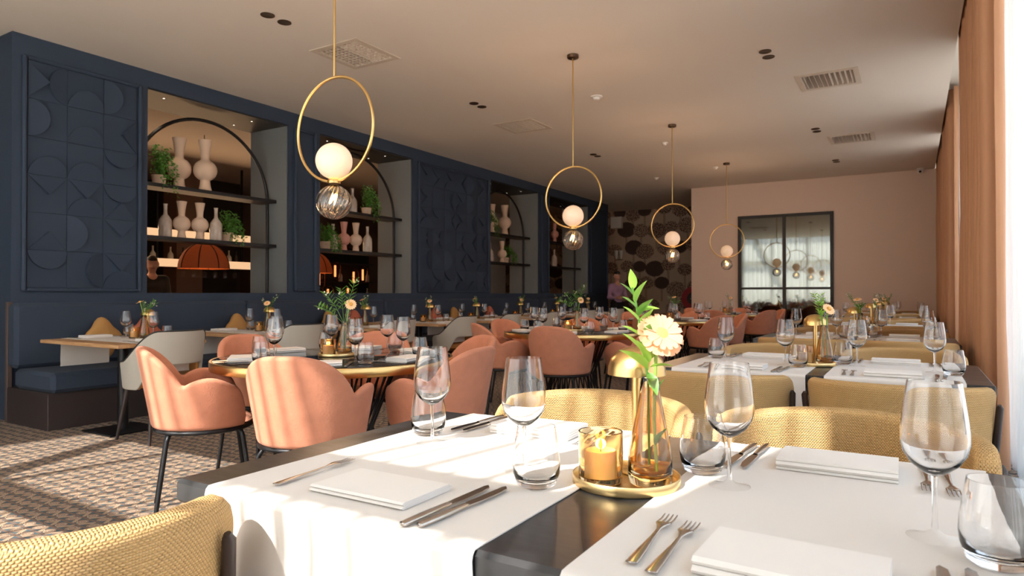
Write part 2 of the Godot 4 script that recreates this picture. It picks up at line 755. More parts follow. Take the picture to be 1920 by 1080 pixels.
func build_shell() -> void:
	struct("floor", slab(-13.2, 0.95, -0.15, 0.0, -19.0, 0.9), M.carpet)
	# the ceiling is open where the vents are
	var cl := MB.new()
	for col in [[-13.2, -4.775, []], [-4.775, -4.285, [-4.62, -7.78]], [-4.285, -1.005, []], [-1.005, -0.515, [-7.77, -10.88]], [-0.515, 0.35, []]]:
		var z := 0.40
		for h in col[2]:
			cl.add(slab(col[0], col[1], CEIL, CEIL + 0.35, z, h + 0.245))
			z = h - 0.245
		cl.add(slab(col[0], col[1], CEIL, CEIL + 0.35, z, -19.0))
	struct("ceiling", cl, M.ceiling_paint)
	struct("ceiling_recess_side", slab(0.35, 1.1, 3.66, CEIL + 0.35, -19.0, 0.9), M.white_wall)
	struct("ceiling_recess_back", slab(-13.2, 0.35, 3.66, CEIL + 0.35, 0.40, 0.9), M.white_wall)
	struct("ground_outside", slab(-40, 40, -0.4, -0.16, -40, 40), M.terrace)
	# the end wall and what lies beyond its corner
	struct("wall_end", slab(-4.1, 1.1, 0, CEIL, END_Z - 2.9, END_Z), M.rose_plaster)
	var wp := MB.new()
	wp.vert(Vector3(-13.2, 0, -17.2), Vector3(0, 0, 1), Vector2(0, 0))
	wp.vert(Vector3(-4.1, 0, -17.2), Vector3(0, 0, 1), Vector2(9.1 / 3.0, 0))
	wp.vert(Vector3(-4.1, CEIL, -17.2), Vector3(0, 0, 1), Vector2(9.1 / 3.0, -CEIL / 3.0))
	wp.vert(Vector3(-13.2, CEIL, -17.2), Vector3(0, 0, 1), Vector2(0, -CEIL / 3.0))
	wp.tri(0, 1, 2)
	wp.tri(0, 2, 3)
	var wf := struct("wall_far")
	part(wf, "wallpaper", wp, M.wallpaper)
	part(wf, "masonry", slab(-13.2, -4.1, 0, CEIL, -17.4, -17.21), M.brown_wall)
	# behind the camera: window wall between two solid ends
	struct("wall_back_left", slab(-13.2, -6.25, 0, 3.66, 0.72, 0.92), M.white_wall)
	struct("wall_back_right", slab(-0.64, 1.1, 0, 3.66, 0.72, 0.92), M.white_wall)
	struct("wall_bar_side", slab(-13.4, -13.2, 0, CEIL, -19.0, 0.9), M.brown_wall)
	var w := struct("window_1")
	part(w, "window_head", slab(-6.25, -0.64, 3.5, 3.66, 0.74, 0.9), M.frame_grey)
	part(w, "window_sill", slab(-6.25, -0.64, 0.0, 0.06, 0.74, 0.9), M.frame_grey)
	part(w, "transom", slab(-6.25, -0.64, 2.29, 2.48, 0.76, 0.84), M.steel_beam)
	for x in [-6.22, -5.06, -3.7, -2.32, -0.67]:
		part(w, "mullion", slab(x - 0.025, x + 0.025, 0.06, 3.5, 0.76, 0.86), M.frame_grey)
	var a := Vector3(-5.78, 3.5, 0.885)
	var b := Vector3(-3.86, 0.06, 0.885)
	part(w, "brace", MB.new().box((a + b) / 2, Vector3(a.distance_to(b), 0.16, 0.05), 0.0, Basis(Vector3(0, 0, 1), atan2(b.y - a.y, b.x - a.x))), M.steel_beam)
	var xs := [-6.22, -5.06, -3.7, -2.32, -0.67]
	for k in 4:
		part(w, "pane", slab(xs[k] + 0.025, xs[k + 1] - 0.025, 0.06, 3.5, 0.80, 0.802), M.window_glass)
	# the side windows with solid piers between them
	var piers := [[-6.6, -7.3], [-9.7, -10.8], [-12.3, -14.3]]
	for p in piers:
		struct("wall_side_pier", slab(0.74, 0.95, 0, 3.66, p[0], p[1]), M.white_wall)
	var bays := [[0.72, -6.6], [-7.3, -9.7], [-10.8, -12.3]]
	for k in 3:
		var z0: float = bays[k][0]
		var z1: float = bays[k][1]
		w = struct("window_%d" % (k + 2))
		part(w, "window_head", slab(0.76, 0.92, 3.5, 3.66, z0, z1), M.frame_grey)
		part(w, "window_sill", slab(0.76, 0.92, 0.0, 0.06, z0, z1), M.frame_grey)
		var n := int(ceil((z0 - z1) / 1.5))
		for j in n + 1:
			var z := lerpf(z0 - 0.03, z1 + 0.03, float(j) / n)
			part(w, "mullion", slab(0.78, 0.88, 0.06, 3.5, z - 0.03, z + 0.03), M.frame_grey)
		for j in n:
			var za := lerpf(z0 - 0.06, z1 + 0.0, float(j) / n)
			var zb := lerpf(z0 - 0.0, z1 + 0.06, float(j + 1) / n)
			part(w, "pane", slab(0.83, 0.832, 0.06, 3.5, za, zb), M.window_glass)
	build_navy_wall()
	build_curtains()
	build_mirror()


func moulding(parent: Node, z0: float, z1: float, y0: float, y1: float, wide := 0.034) -> void:
	# a stepped picture-frame moulding standing on the navy wall
	var x := WALL_X + 0.012
	for s in [[z0, z0 - wide, y0, y1], [z1 + wide, z1, y0, y1]]:
		part(parent, "moulding", slab(WALL_X - 0.002, WALL_X + 0.042, s[2], s[3], s[0], s[1], 0.012), M.navy_paint)
	for s in [[y0, y0 + wide], [y1 - wide, y1]]:
		part(parent, "moulding", slab(WALL_X - 0.002, WALL_X + 0.0415, s[0], s[1], z0 - wide, z1 + wide, 0.012), M.navy_paint)


func tile_variants(s: float) -> Array:
	# square plaster tiles with a wedge-shaped half disc and a triangle standing proud
	var out := []
	for kind in 3:
		var mb := MB.new()
		mb.box(Vector3(0, 0, -0.006), Vector3(s - 0.003, s - 0.003, 0.012), 0.0015)
		var h := s * 0.5 - 0.002
		var wedge := func(poly: Array, low: float, high: float) -> void:
			# poly in tile axes; its depth grows with y from the lower edge
			var pts := []
			for q in poly:
				pts.append(Vector3(q.x, q.y, lerpf(low, high, clampf((q.y + h) / h, 0.0, 1.0))))
			mb.flat(pts, Vector3(0, 0, 1))
			for k in pts.size():
				var a: Vector3 = pts[k]
				var b: Vector3 = pts[(k + 1) % pts.size()]
				var mid := (a + b) * 0.5 - Vector3(0, -h * 0.5, 0)
				mb.flat([a, b, Vector3(b.x, b.y, -0.001), Vector3(a.x, a.y, -0.001)], Vector3(mid.x, mid.y, 0))
		var arc := []
		for k in 17:
			var f := PI * k / 16
			arc.append(Vector2(cos(f) * h, -h + sin(f) * h))
		var peak := [Vector2(-h, -h), Vector2(h, -h), Vector2(0, 0)]
		if kind == 0:
			wedge.call(arc, 0.004, 0.05)
		elif kind == 1:
			wedge.call(peak, 0.004, 0.046)
		else:
			wedge.call(arc, 0.003, 0.036)
			var top := []
			for q in peak:
				top.append(Vector3(q.x * 0.94, -q.y, lerpf(0.044, 0.004, clampf((-q.y) / h, 0, 1))))
			mb.flat(top, Vector3(0, 0, 1))
			for k in 3:
				var a: Vector3 = top[k]
				var b: Vector3 = top[(k + 1) % 3]
				var mid := (a + b) * 0.5 - Vector3(0, h * 0.66, 0)
				mb.flat([a, b, Vector3(b.x, b.y, -0.001), Vector3(a.x, a.y, -0.001)], Vector3(mid.x, mid.y, 0))
		out.append(mb.mesh())
	return out


func build_navy_wall() -> void:
	var w := struct("wall_left")
	var xb := WALL_X - 0.7
	part(w, "base_wall", slab(xb, WALL_X, 0, 1.11, -2.67, -15.8), M.navy_paint)
	part(w, "header", slab(xb, WALL_X, 3.21, CEIL, -2.67, -15.8), M.navy_paint)
	for p in [[-2.67, -3.86], [-5.64, -6.16], [-8.04, -10.28], [-12.12, -12.61], [-14.6, -15.8]]:
		part(w, "pier", slab(xb, WALL_X, 1.11, 3.21, p[0], p[1]), M.navy_paint)
	for k in 4:
		var z0: float = NICHES[k][0]
		var z1: float = NICHES[k][1]
		part(w, "reveal_panel", slab(xb - 0.002, WALL_X - 0.02, 1.11, 3.20, z1 + 0.012, z1), M.grey_reveal)
		part(w, "reveal_panel", slab(xb - 0.002, WALL_X - 0.02, 1.11, 3.20, z0, z0 - 0.012), M.grey_reveal)
		part(w, "soffit_panel", slab(xb - 0.002, WALL_X - 0.02, 3.195, 3.21, z0, z1), M.frame_black)
		# little spotlights in the soffit
		for q in [[-6.86, 0.16], [-7.2, 0.16], [-6.86, 0.78], [-7.2, 0.78]]:
			var z := lerpf(z0, z1, q[1])
			var sp := thing("soffit_spotlight", "tiny bright spotlight in the top of the %s niche, %s, %s" % [nth(k), "front" if q[0] > -7.0 else "rear", "nearer the windows" if q[1] < 0.5 else "far side"], "spotlight", Vector3(q[0], 3.195, z), 0, "spotlights of the wall niches")
			part(sp, "ring", MB.new().lathe([Vector2(0.012, 0), Vector2(0.02, 0), Vector2(0.02, -0.004), Vector2(0.012, -0.004), Vector2(0.012, 0)], 12), M.black_metal)
			part(sp, "light_disc", MB.new().lathe([Vector2(0.011, 0.0), Vector2(0.011, -0.002), Vector2(0, -0.003)], 10), M.led)
			if k < 2:
				var l := SpotLight3D.new()
				l.name = "spot"
				l.light_energy = 0.12
				l.light_color = c8(255, 226, 190)
				l.spot_angle = 40.0
				l.spot_range = 20.0
				l.light_size = 0.02
				l.shadow_enabled = true
				sp.add_child(l)
				l.position = Vector3(0, -0.012, 0)
				l.rotation.x = -PI / 2
	moulding(w, -5.72, -6.08, 1.13, 3.19)
	moulding(w, -12.2, -12.53, 1.13, 3.19)
	moulding(w, -14.68, -15.7, 1.13, 3.19)
	var vars_done := {}
	for p in PANELS:
		var z0: float = p[0]
		var z1: float = p[1]
		moulding(w, z0, z1, 1.12, 3.20)
		var cols: int = p[2]
		var s := (absf(z1 - z0) - 0.09) / cols
		var rows := 6
		var hy := (3.165 - 1.155) / rows
		var v := tile_variants(minf(s, hy))
		rng.seed = 15 + cols
		for i in cols:
			for j in rows:
				var o := part(w, "tile", v[rng.randi_range(0, 2)], M.navy_tile)
				var z := z0 - 0.045 - s * (i + 0.5)
				o.position = Vector3(WALL_X + 0.010, 1.155 + hy * (j + 0.5), z)
				o.basis = Basis(Vector3.UP, PI / 2) * Basis(Vector3(0, 0, 1), PI / 2 * rng.randi_range(0, 3))
				if absf(s - hy) > 0.001:
					o.basis = Basis(Vector3(1, 0, 0), Vector3(0, hy / minf(s, hy), 0), Vector3(0, 0, s / minf(s, hy))) * o.basis
	# the end of the wall beside the camera's left edge
	struct("wall_left_return", slab(-9.6, -7.37, 0, CEIL, -2.67, -2.8), M.grey_wall)
	struct("trim_1", slab(-6.67, -6.63, 0, 1.03, -2.63, -2.67, 0.004), M.shelf_wood)


func curtain(p0: Vector3, p1: Vector3, y0: float, y1: float, lam: float, amp: float, over: float, per: int, sd: int) -> MB:
	# cloth hung in folds from p0 to p1; over makes the folds lap past each other
	var d := p1 - p0
	var len := d.length()
	d /= len
	var side := d.cross(Vector3.UP)
	var n := int(round(len / lam))
	var f := FastNoiseLite.new()
	f.seed = sd
	f.frequency = 0.9
	var rows := 8
	return MB.new().grid(n * per, rows, func(u: float, v: float) -> Vector3:
		var s := u * n
		var ph := TAU * s
		var wob := f.get_noise_2d(s * 0.8, v * 1.3)
		var a := amp * (1.0 + 0.35 * wob) * (0.8 + 0.2 * (1.0 - v))
		var x := s * len / n - over * lam * sin(2.0 * ph) * 0.5 + 0.12 * lam * wob
		return p0 + d * x + side * (a * sin(ph) + 0.25 * amp * f.get_noise_2d(s * 0.3 + 40.0, v * 0.7)) + Vector3(0, lerpf(y0, y1, v), 0))


func build_curtains() -> void:
	solo("sheer_curtain", curtain(Vector3(-6.35, 0, 0.53), Vector3(-0.56, 0, 0.53), 0.015, 3.62, 0.165, 0.042, 0.37, 26, 3), M.sheer, "white see-through curtain across the window wall at the back", "curtain", Vector3.ZERO, 0, "sheer curtains")
	var sh := [[0.42, -6.0, "nearest the camera"], [-6.8, -10.0, "between the first two brown drapes"], [-10.7, -12.35, "between the last two brown drapes"]]
	for k in 3:
		solo("sheer_curtain", curtain(Vector3(0.57, 0, sh[k][0]), Vector3(0.57, 0, sh[k][1]), 0.015, 3.62, 0.165, 0.042, 0.26, 20, 5 + k), M.sheer, "white see-through curtain of the side windows, " + sh[k][2], "curtain", Vector3.ZERO, 0, "sheer curtains")
	var dr := [[-5.05, -7.2, "nearest the camera, beside the second table"], [-9.65, -11.2, "second from the camera along the side windows"], [-12.1, -14.22, "farthest along the side windows, meeting the end wall"]]
	for k in 3:
		solo("drape", curtain(Vector3(0.435, 0, dr[k][0]), Vector3(0.42, 0, dr[k][1]), 0.015, 3.62, 0.24, 0.07, 0.2, 18, 11 + k), M.velvet, "tawny velvet drape " + dr[k][2], "drape", Vector3.ZERO, 0, "velvet drapes")


func build_mirror() -> void:
	var m := thing("wall_mirror", "tall dark-framed mirror of four panes on the rose end wall", "mirror", Vector3(-2.22, 0.12, END_Z), 0)
	var wd := 0.87
	var hh := 2.59
	for s in [-1.0, 1.0]:
		part(m, "frame_bar", slab(s * wd - 0.03, s * wd + 0.03, 0, hh, 0.0, 0.05, 0.004), M.frame_black)
	part(m, "frame_bar", slab(-wd, wd, hh - 0.06, hh, 0.0, 0.049, 0.004), M.frame_black)
	part(m, "frame_bar", slab(-wd, wd, 0, 0.06, 0.0, 0.049, 0.004), M.frame_black)
	part(m, "frame_bar", slab(-0.03, 0.03, 0.06, hh - 0.06, 0.0, 0.048, 0.004), M.frame_black)
	part(m, "frame_bar", slab(-wd, wd, 1.07, 1.115, 0.0, 0.047, 0.004), M.frame_black)
	for s in [[-wd + 0.03, -0.03], [0.03, wd - 0.03]]:
		for y in [[0.06, 1.07], [1.115, hh - 0.06]]:
			part(m, "mirror_pane", slab(s[0], s[1], y[0], y[1], 0.004, 0.014), M.mirror)


func nth(k: int) -> String:
	return ["first", "second", "third", "fourth", "fifth", "sixth", "seventh", "eighth", "ninth", "tenth", "eleventh", "twelfth"][k]


# ------------------------------------------------------------------ furniture, each kind built once
func shell_at(a: float, b: float, lean: float, y0: float, th: float, y: float, off: float) -> Vector3:
	var s := sin(th)
	var c := cos(th)
	var k := 1.0 + lean * (y - y0)
	var nn := Vector2(s / a, c / b).normalized()
	var p := Vector2(a * s, b * c) * k + nn * off
	return Vector3(p.x, y, p.y)


# an upholstered wrap-round shell; the back of the seat is at +z, top and bottom heights are functions of the angle from there in degrees
func shell(a: float, b: float, reach: float, top: Callable, bot: Callable, lean: float, y0: float, thick: float, nu := 56) -> MB:
	var r := thick * 0.5
	var ring := func(th: float, v: float) -> Vector3:
		var t := rad_to_deg(absf(th))
		var hi: float = top.call(t)
		var lo: float = bot.call(t)
		var q := v * 32.0
		var off: float
		var y: float
		if q <= 10.0:
			off = r
			y = lerpf(lo + r, hi - r, q / 10.0)
		elif q <= 16.0:
			var f := PI * (q - 10.0) / 6.0
			off = r * cos(f)
			y = hi - r + r * sin(f)
		elif q <= 26.0:
			off = -r
			y = lerpf(hi - r, lo + r, (q - 16.0) / 10.0)
		else:
			var f := PI * (q - 26.0) / 6.0
			off = -r * cos(f)
			y = lo + r - r * sin(f)
		return shell_at(a, b, lean, y0, th, y, off)
	var lim := deg_to_rad(reach)
	var mb := MB.new()
	mb.grid(nu, 32, func(u: float, v: float) -> Vector3: return ring.call(lerpf(-lim, lim, u), v), false, false, true)
	for e in [-1.0, 1.0]:
		var pts := []
		for k in 32:
			pts.append(ring.call(e * lim, k / 32.0))
		mb.flat(pts, Vector3(e * cos(lim), 0, -sin(lim)))
	return mb


func ellipse_ring(a: float, b: float, y: float, n := 36) -> Array:
	var o := []
	for k in n:
		o.append(Vector3(a * sin(TAU * k / n), y, b * cos(TAU * k / n)))
	return o


func cushion(a: float, b: float, y0: float, y1: float, cz := 0.0) -> MB:
	var r := (y1 - y0) * 0.5
	var prof := [Vector2(0, y0)]
	for k in 9:
		var f := -PI / 2 + PI * k / 8
		prof.append(Vector2(1.0 - r / a + r / a * cos(f), (y0 + y1) / 2 + r * sin(f)))
	prof.append(Vector2(0.6, y1 + 0.006))
	prof.append(Vector2(0, y1 + 0.008))
	return MB.new().lathe(prof, 32, Transform3D(Basis.from_scale(Vector3(a, 1, b)), Vector3(0, 0, cz)))


func make_furniture() -> void:
	var up := func(_t: float) -> float: return 0.435
	# salmon shell chair with ear-shaped arms on thin black legs
	var c := Node3D.new()
	part(c, "shell", shell(0.217, 0.22, 138.0, func(t: float) -> float:
		if t < 66.0:
			return 0.84 - 0.185 * pow(t / 66.0, 2.8)
		if t < 116.0:
			return 0.655 + 0.04 * sin(PI * (t - 66.0) / 50.0)
		return 0.655 - 0.15 * pow((t - 116.0) / 22.0, 2.0), up, 0.82, 0.44, 0.042, 64), M.salmon_velvet)
	part(c, "seat_cushion", cushion(0.205, 0.215, 0.415, 0.48, -0.015), M.salmon_velvet)
	part(c, "base_ring", MB.new().tube(ellipse_ring(0.232, 0.228, 0.428), 0.011, 8, true), M.black_metal)
	for sx in [-1.0, 1.0]:
		for sz in [-1.0, 1.0]:
			part(c, "leg", MB.new().tube([Vector3(sx * 0.10, 0.422, sz * 0.13), Vector3(sx * 0.155, 0.418, sz * 0.16), Vector3(sx * 0.172, 0.39, sz * 0.17), Vector3(sx * 0.20, 0.012, sz * 0.22), Vector3(sx * 0.202, 0.0, sz * 0.222)], 0.011, 8), M.black_metal)
	proto["salmon_chair"] = c
	# grey chair with black piping, camel inside, open under the back
	c = Node3D.new()
	var gt := func(t: float) -> float: return 0.83 - 0.225 * smooth(34.0, 100.0, t) - 0.02 * smooth(100.0, 124.0, t) - 0.05 * pow(maxf(0.0, t - 116.0) / 12.0, 2.0)
	var gb := func(t: float) -> float: return 0.575 - 0.18 * smooth(40.0, 72.0, t)
	part(c, "outer_shell", shell(0.26, 0.25, 126.0, gt, gb, 0.35, 0.45, 0.022), M.grey_fabric)
	part(c, "lining", shell(0.238, 0.228, 124.0, func(t: float) -> float: return gt.call(t) - 0.004, gb, 0.35, 0.45, 0.022), M.camel_leather)
	var edge := []
	for k in 57:
		var th := deg_to_rad(lerpf(-126.0, 126.0, k / 56.0))
		edge.append(shell_at(0.26, 0.25, 0.35, 0.45, th, gt.call(rad_to_deg(absf(th))) - 0.004, 0.01))
	part(c, "piping", MB.new().tube(edge, 0.0055, 6), M.piping)
	part(c, "seat_cushion", cushion(0.225, 0.24, 0.40, 0.475, -0.02), M.camel_leather)
	for sx in [-1.0, 1.0]:
		for sz in [-1.0, 1.0]:
			part(c, "leg", MB.new().tube([Vector3(sx * 0.17, 0.41, sz * 0.16), Vector3(sx * 0.225, 0.0, sz * 0.215)], [0.02, 0.011], 10), M.black_wood)
	proto["grey_chair"] = c
	# low woven barrel chair; its front legs run up outside the arms
	c = Node3D.new()
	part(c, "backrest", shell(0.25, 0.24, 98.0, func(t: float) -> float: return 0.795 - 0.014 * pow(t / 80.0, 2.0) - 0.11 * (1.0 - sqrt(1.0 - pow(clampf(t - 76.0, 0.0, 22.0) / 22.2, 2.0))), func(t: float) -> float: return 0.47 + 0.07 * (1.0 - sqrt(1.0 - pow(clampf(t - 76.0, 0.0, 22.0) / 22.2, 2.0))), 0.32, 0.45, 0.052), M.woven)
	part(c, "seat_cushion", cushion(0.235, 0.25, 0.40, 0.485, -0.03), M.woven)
	for sx in [-1.0, 1.0]:
		part(c, "leg", MB.new().tube([Vector3(sx * 0.302, 0.725, 0.078), Vector3(sx * 0.304, 0.715, 0.074), Vector3(sx * 0.294, 0.56, 0.03), Vector3(sx * 0.255, 0.42, -0.05), Vector3(sx * 0.26, 0.0, -0.20)], [0.006, 0.011, 0.013, 0.016, 0.011], 10), M.black_wood)
		part(c, "leg", MB.new().tube([Vector3(sx * 0.16, 0.42, 0.17), Vector3(sx * 0.2, 0.0, 0.25)], [0.018, 0.011], 10), M.black_wood)
		part(c, "side_rail", MB.new().tube([Vector3(sx * 0.255, 0.43, -0.05), Vector3(sx * 0.165, 0.425, 0.17)], 0.012, 8), M.black_wood)
	proto["woven_chair"] = c
	# round table: black stone in a brass band on a base of wire rods
	c = Node3D.new()
	part(c, "stone_top", MB.new().lathe([Vector2(0, 0.715), Vector2(0.636, 0.715), Vector2(0.636, 0.7485), Vector2(0.633, 0.75), Vector2(0, 0.75)], 64), M.black_stone)
	part(c, "brass_band", MB.new().lathe([Vector2(0.637, 0.702), Vector2(0.650, 0.702), Vector2(0.652, 0.704), Vector2(0.652, 0.747), Vector2(0.650, 0.749), Vector2(0.6375, 0.749)], 64), M.brass)
	part(c, "top_ring", MB.new().tube(ellipse_ring(0.34, 0.34, 0.706), 0.009, 8, true), M.black_metal)
	part(c, "foot_ring", MB.new().tube(ellipse_ring(0.30, 0.30, 0.010), 0.010, 8, true), M.black_metal)
	for k in 30:
		var f := TAU * k / 30
		var g := f + 0.35
		part(c, "rod", MB.new().tube([Vector3(0.34 * cos(f), 0.706, 0.34 * sin(f)), Vector3(0.20 * cos((f + g) / 2), 0.35, 0.20 * sin((f + g) / 2)), Vector3(0.30 * cos(g), 0.010, 0.30 * sin(g))], 0.0065, 6), M.black_metal)
	proto["round_table"] = c
	# black rectangular table
	c = Node3D.new()
	part(c, "table_top", MB.new().box(Vector3(0, 0.7275, 0), Vector3(1.37, 0.045, 0.85), 0.007), M.black_oak)
	for sx in [-1.0, 1.0]:
		part(c, "apron", MB.new().box(Vector3(sx * 0.655, 0.675, 0), Vector3(0.02, 0.06, 0.46), 0.003), M.black_metal)
		part(c, "long_rail", MB.new().box(Vector3(0, 0.675, sx * 0.25), Vector3(1.29, 0.06, 0.02), 0.003), M.black_metal)
		part(c, "leg", MB.new().box(Vector3(-0.015, 0.3525, sx * 0.285), Vector3(0.045, 0.705, 0.045), 0.003), M.black_metal)
		for sz in [-1.0, 1.0]:
			part(c, "leg", MB.new().box(Vector3(sx * 0.655, 0.3525, sz * 0.25), Vector3(0.045, 0.705, 0.045), 0.003), M.black_metal)
	proto["black_table"] = c
	# oak table on one column
	c = Node3D.new()
	part(c, "table_top", MB.new().box(Vector3(0, 0.716, 0), Vector3(1.15, 0.028, 0.7), 0.004), M.oak)
	part(c, "top_plate", MB.new().box(Vector3(0, 0.696, 0), Vector3(0.6, 0.012, 0.4), 0.002), M.black_metal)
	part(c, "column", MB.new().lathe([Vector2(0.04, 0.012), Vector2(0.04, 0.69)], 20), M.black_metal)
	part(c, "base_plate", MB.new().box(Vector3(0, 0.006, 0), Vector3(0.42, 0.012, 0.42), 0.003), M.black_metal)
	proto["oak_table"] = c


func build_banquette() -> void:
	var ends := [-2.63, -4.93, -7.23, -9.53, -11.83, -14.13]
	for k in 5:
		var z0: float = ends[k]
		var z1: float = ends[k + 1]
		var len := z0 - z1
		var b := thing("banquette_bench", "navy upholstered wall bench, %s section from the window end" % nth(k), "bench", Vector3(WALL_X + 0.005, 0, (z0 + z1) / 2), 0, "banquette along the navy wall")
		part(b, "plinth", slab(0.02, 0.74, 0.0, 0.30, -len / 2 + 0.002, len / 2 - 0.002, 0.004), M.plinth)
		part(b, "seat_cushion", slab(0.15, 0.80, 0.302, 0.465, -len / 2 + 0.004, len / 2 - 0.004, 0.03), M.navy_velvet)
		part(b, "backrest", slab(0.02, 0.17, 0.467, 1.02, -len / 2 + 0.004, len / 2 - 0.004, 0.03), M.navy_velvet)
	# loose cushions
	var pillow := MB.new().grid(24, 12, func(u: float, v: float) -> Vector3:
		var f := TAU * u
		var g := PI * (v - 0.5)
		var cx := signf(cos(f)) * pow(absf(cos(f)), 0.55) * pow(cos(g), 0.35)
		var cy := signf(sin(f)) * pow(absf(sin(f)), 0.55) * pow(cos(g), 0.35)
		var pin := 1.0 + 0.22 * absf(cx * cy)
		return Vector3(0.142 * cx * pin, 0.142 * cy * pin, 0.075 * sin(g) * (1.0 - 0.6 * maxf(absf(cx), absf(cy)) * 0.5)), true, true)
	var pm := pillow.mesh()
	var n := 0
	for p in [[-3.28, 0, 0.75], [-3.68, 1, 0.6], [-4.7, 0, 0.7], [-6.05, 0, 0.8], [-6.5, 1, 0.7], [-8.25, 1, 0.65], [-8.75, 0, 0.8], [-9.8, 1, 0.7]]:
		var o := Node3D.new()
		o.name = numbered("cushion")
		add_child(o)
		o.position = Vector3(WALL_X + 0.315, 0.466, p[0])
		tag(o, "%s scatter cushion on the bench, %s from the window end" % [["mustard", "terracotta"][p[1]], nth(n)], "cushion", "scatter cushions on the banquette")
		var q := part(o, "cover", pm, [M.mustard_cloth, M.terracotta_cloth][p[1]])
		q.basis = Basis(Vector3.UP, PI / 2 + p[2] * 0.4) * Basis(Vector3(1, 0, 0), -0.22) * Basis(Vector3(0, 0, 1), p[2])
		q.position.y = 0.235
		n += 1


# ------------------------------------------------------------------ what stands on the tables
func bar_between(pts: Array, seg := 8) -> MB:
	# a flattened rod; each entry is [z, y, half width, half thickness, x]
	var m := pts.size()
	var mb := MB.new()
	mb.grid(m - 1, seg, func(u: float, v: float) -> Vector3:
		var p: Array = pts[int(round(u * (m - 1)))]
		var f := TAU * v
		return Vector3((p[4] if p.size() > 4 else 0.0) + p[2] * cos(f), p[1] + p[3] * sin(f), p[0]), false, false, true)
	return mb


func leaf_mesh(len: float, wid: float, fold := 0.25, bend := 0.15) -> ArrayMesh:
	# a pointed leaf along +z with a folded midrib
	var mb := MB.new()
	mb.grid(6, 2, func(u: float, v: float) -> Vector3:
		var w := wid * pow(sin(PI * clampf(pow(u, 0.8) * 0.97 + 0.03, 0, 1)), 0.9)
		var s := v * 2.0 - 1.0
		return Vector3(s * w * 0.5, absf(s) * w * fold - bend * len * u * u, u * len))
	return mb.mesh()


func aim(dir: Vector3, roll := 0.0) -> Basis:
	var z := dir.normalized()
	var x := Vector3.UP.cross(z)
	x = x.normalized() if x.length() > 0.01 else Vector3.RIGHT
	return Basis(x, z.cross(x), z) * Basis(Vector3(0, 0, 1), roll)


func petal_mesh(len: float, wid: float) -> ArrayMesh:
	return MB.new().grid(5, 2, func(u: float, v: float) -> Vector3:
		var s := v * 2.0 - 1.0
		var w := wid * (0.45 + 0.55 * sin(PI * 0.62 * u)) * (1.0 if u < 0.9 else 0.72)
		return Vector3(s * w * 0.5, 0.10 * len * u - 0.16 * len * u * u + absf(s) * w * 0.12, 0.006 + u * len)).mesh()


func gerbera(fine: bool, r: float) -> Node3D:
	# the head lies in its own xz plane, facing +y; the caller leans it
	var g := Node3D.new()
	var p1 := petal_mesh(r - 0.006, r * 0.34)
	var p2 := petal_mesh(r * 0.74, r * 0.28)
	var eye := MB.new().lathe([Vector2(0, -0.004), Vector2(r * 0.3, -0.002), Vector2(r * 0.33, 0.004), Vector2(r * 0.22, 0.008), Vector2(0, 0.007)], 14)
	if fine:
		for k in 22:
			var o := part(g, "petal", p1, M.petal)
			o.basis = Basis(Vector3.UP, TAU * k / 22 + rng.randf_range(-0.05, 0.05)) * Basis(Vector3(1, 0, 0), rng.randf_range(-0.05, 0.12))
		for k in 16:
			var o := part(g, "petal", p2, M.petal)
			o.position.y = 0.003
			o.basis = Basis(Vector3.UP, TAU * k / 16 + 0.1) * Basis(Vector3(1, 0, 0), -0.22 + rng.randf_range(-0.06, 0.06))
	else:
		var all := MB.new()
		for k in 16:
			var w := r * 0.2
			var f := TAU * k / 16
			var d := Vector3(cos(f), 0, sin(f))
			var e := Vector3(-sin(f), 0, cos(f))
			all.flat([d * r * 0.2 - e * w * 0.6, d * r * 0.75 - e * w, d * r + Vector3(0, -0.002, 0), d * r * 0.75 + e * w, d * r * 0.2 + e * w * 0.6], Vector3.UP)
		part(g, "petals", all, M.petal_deep)
	part(g, "eye", eye, M.flower_eye)
	return g


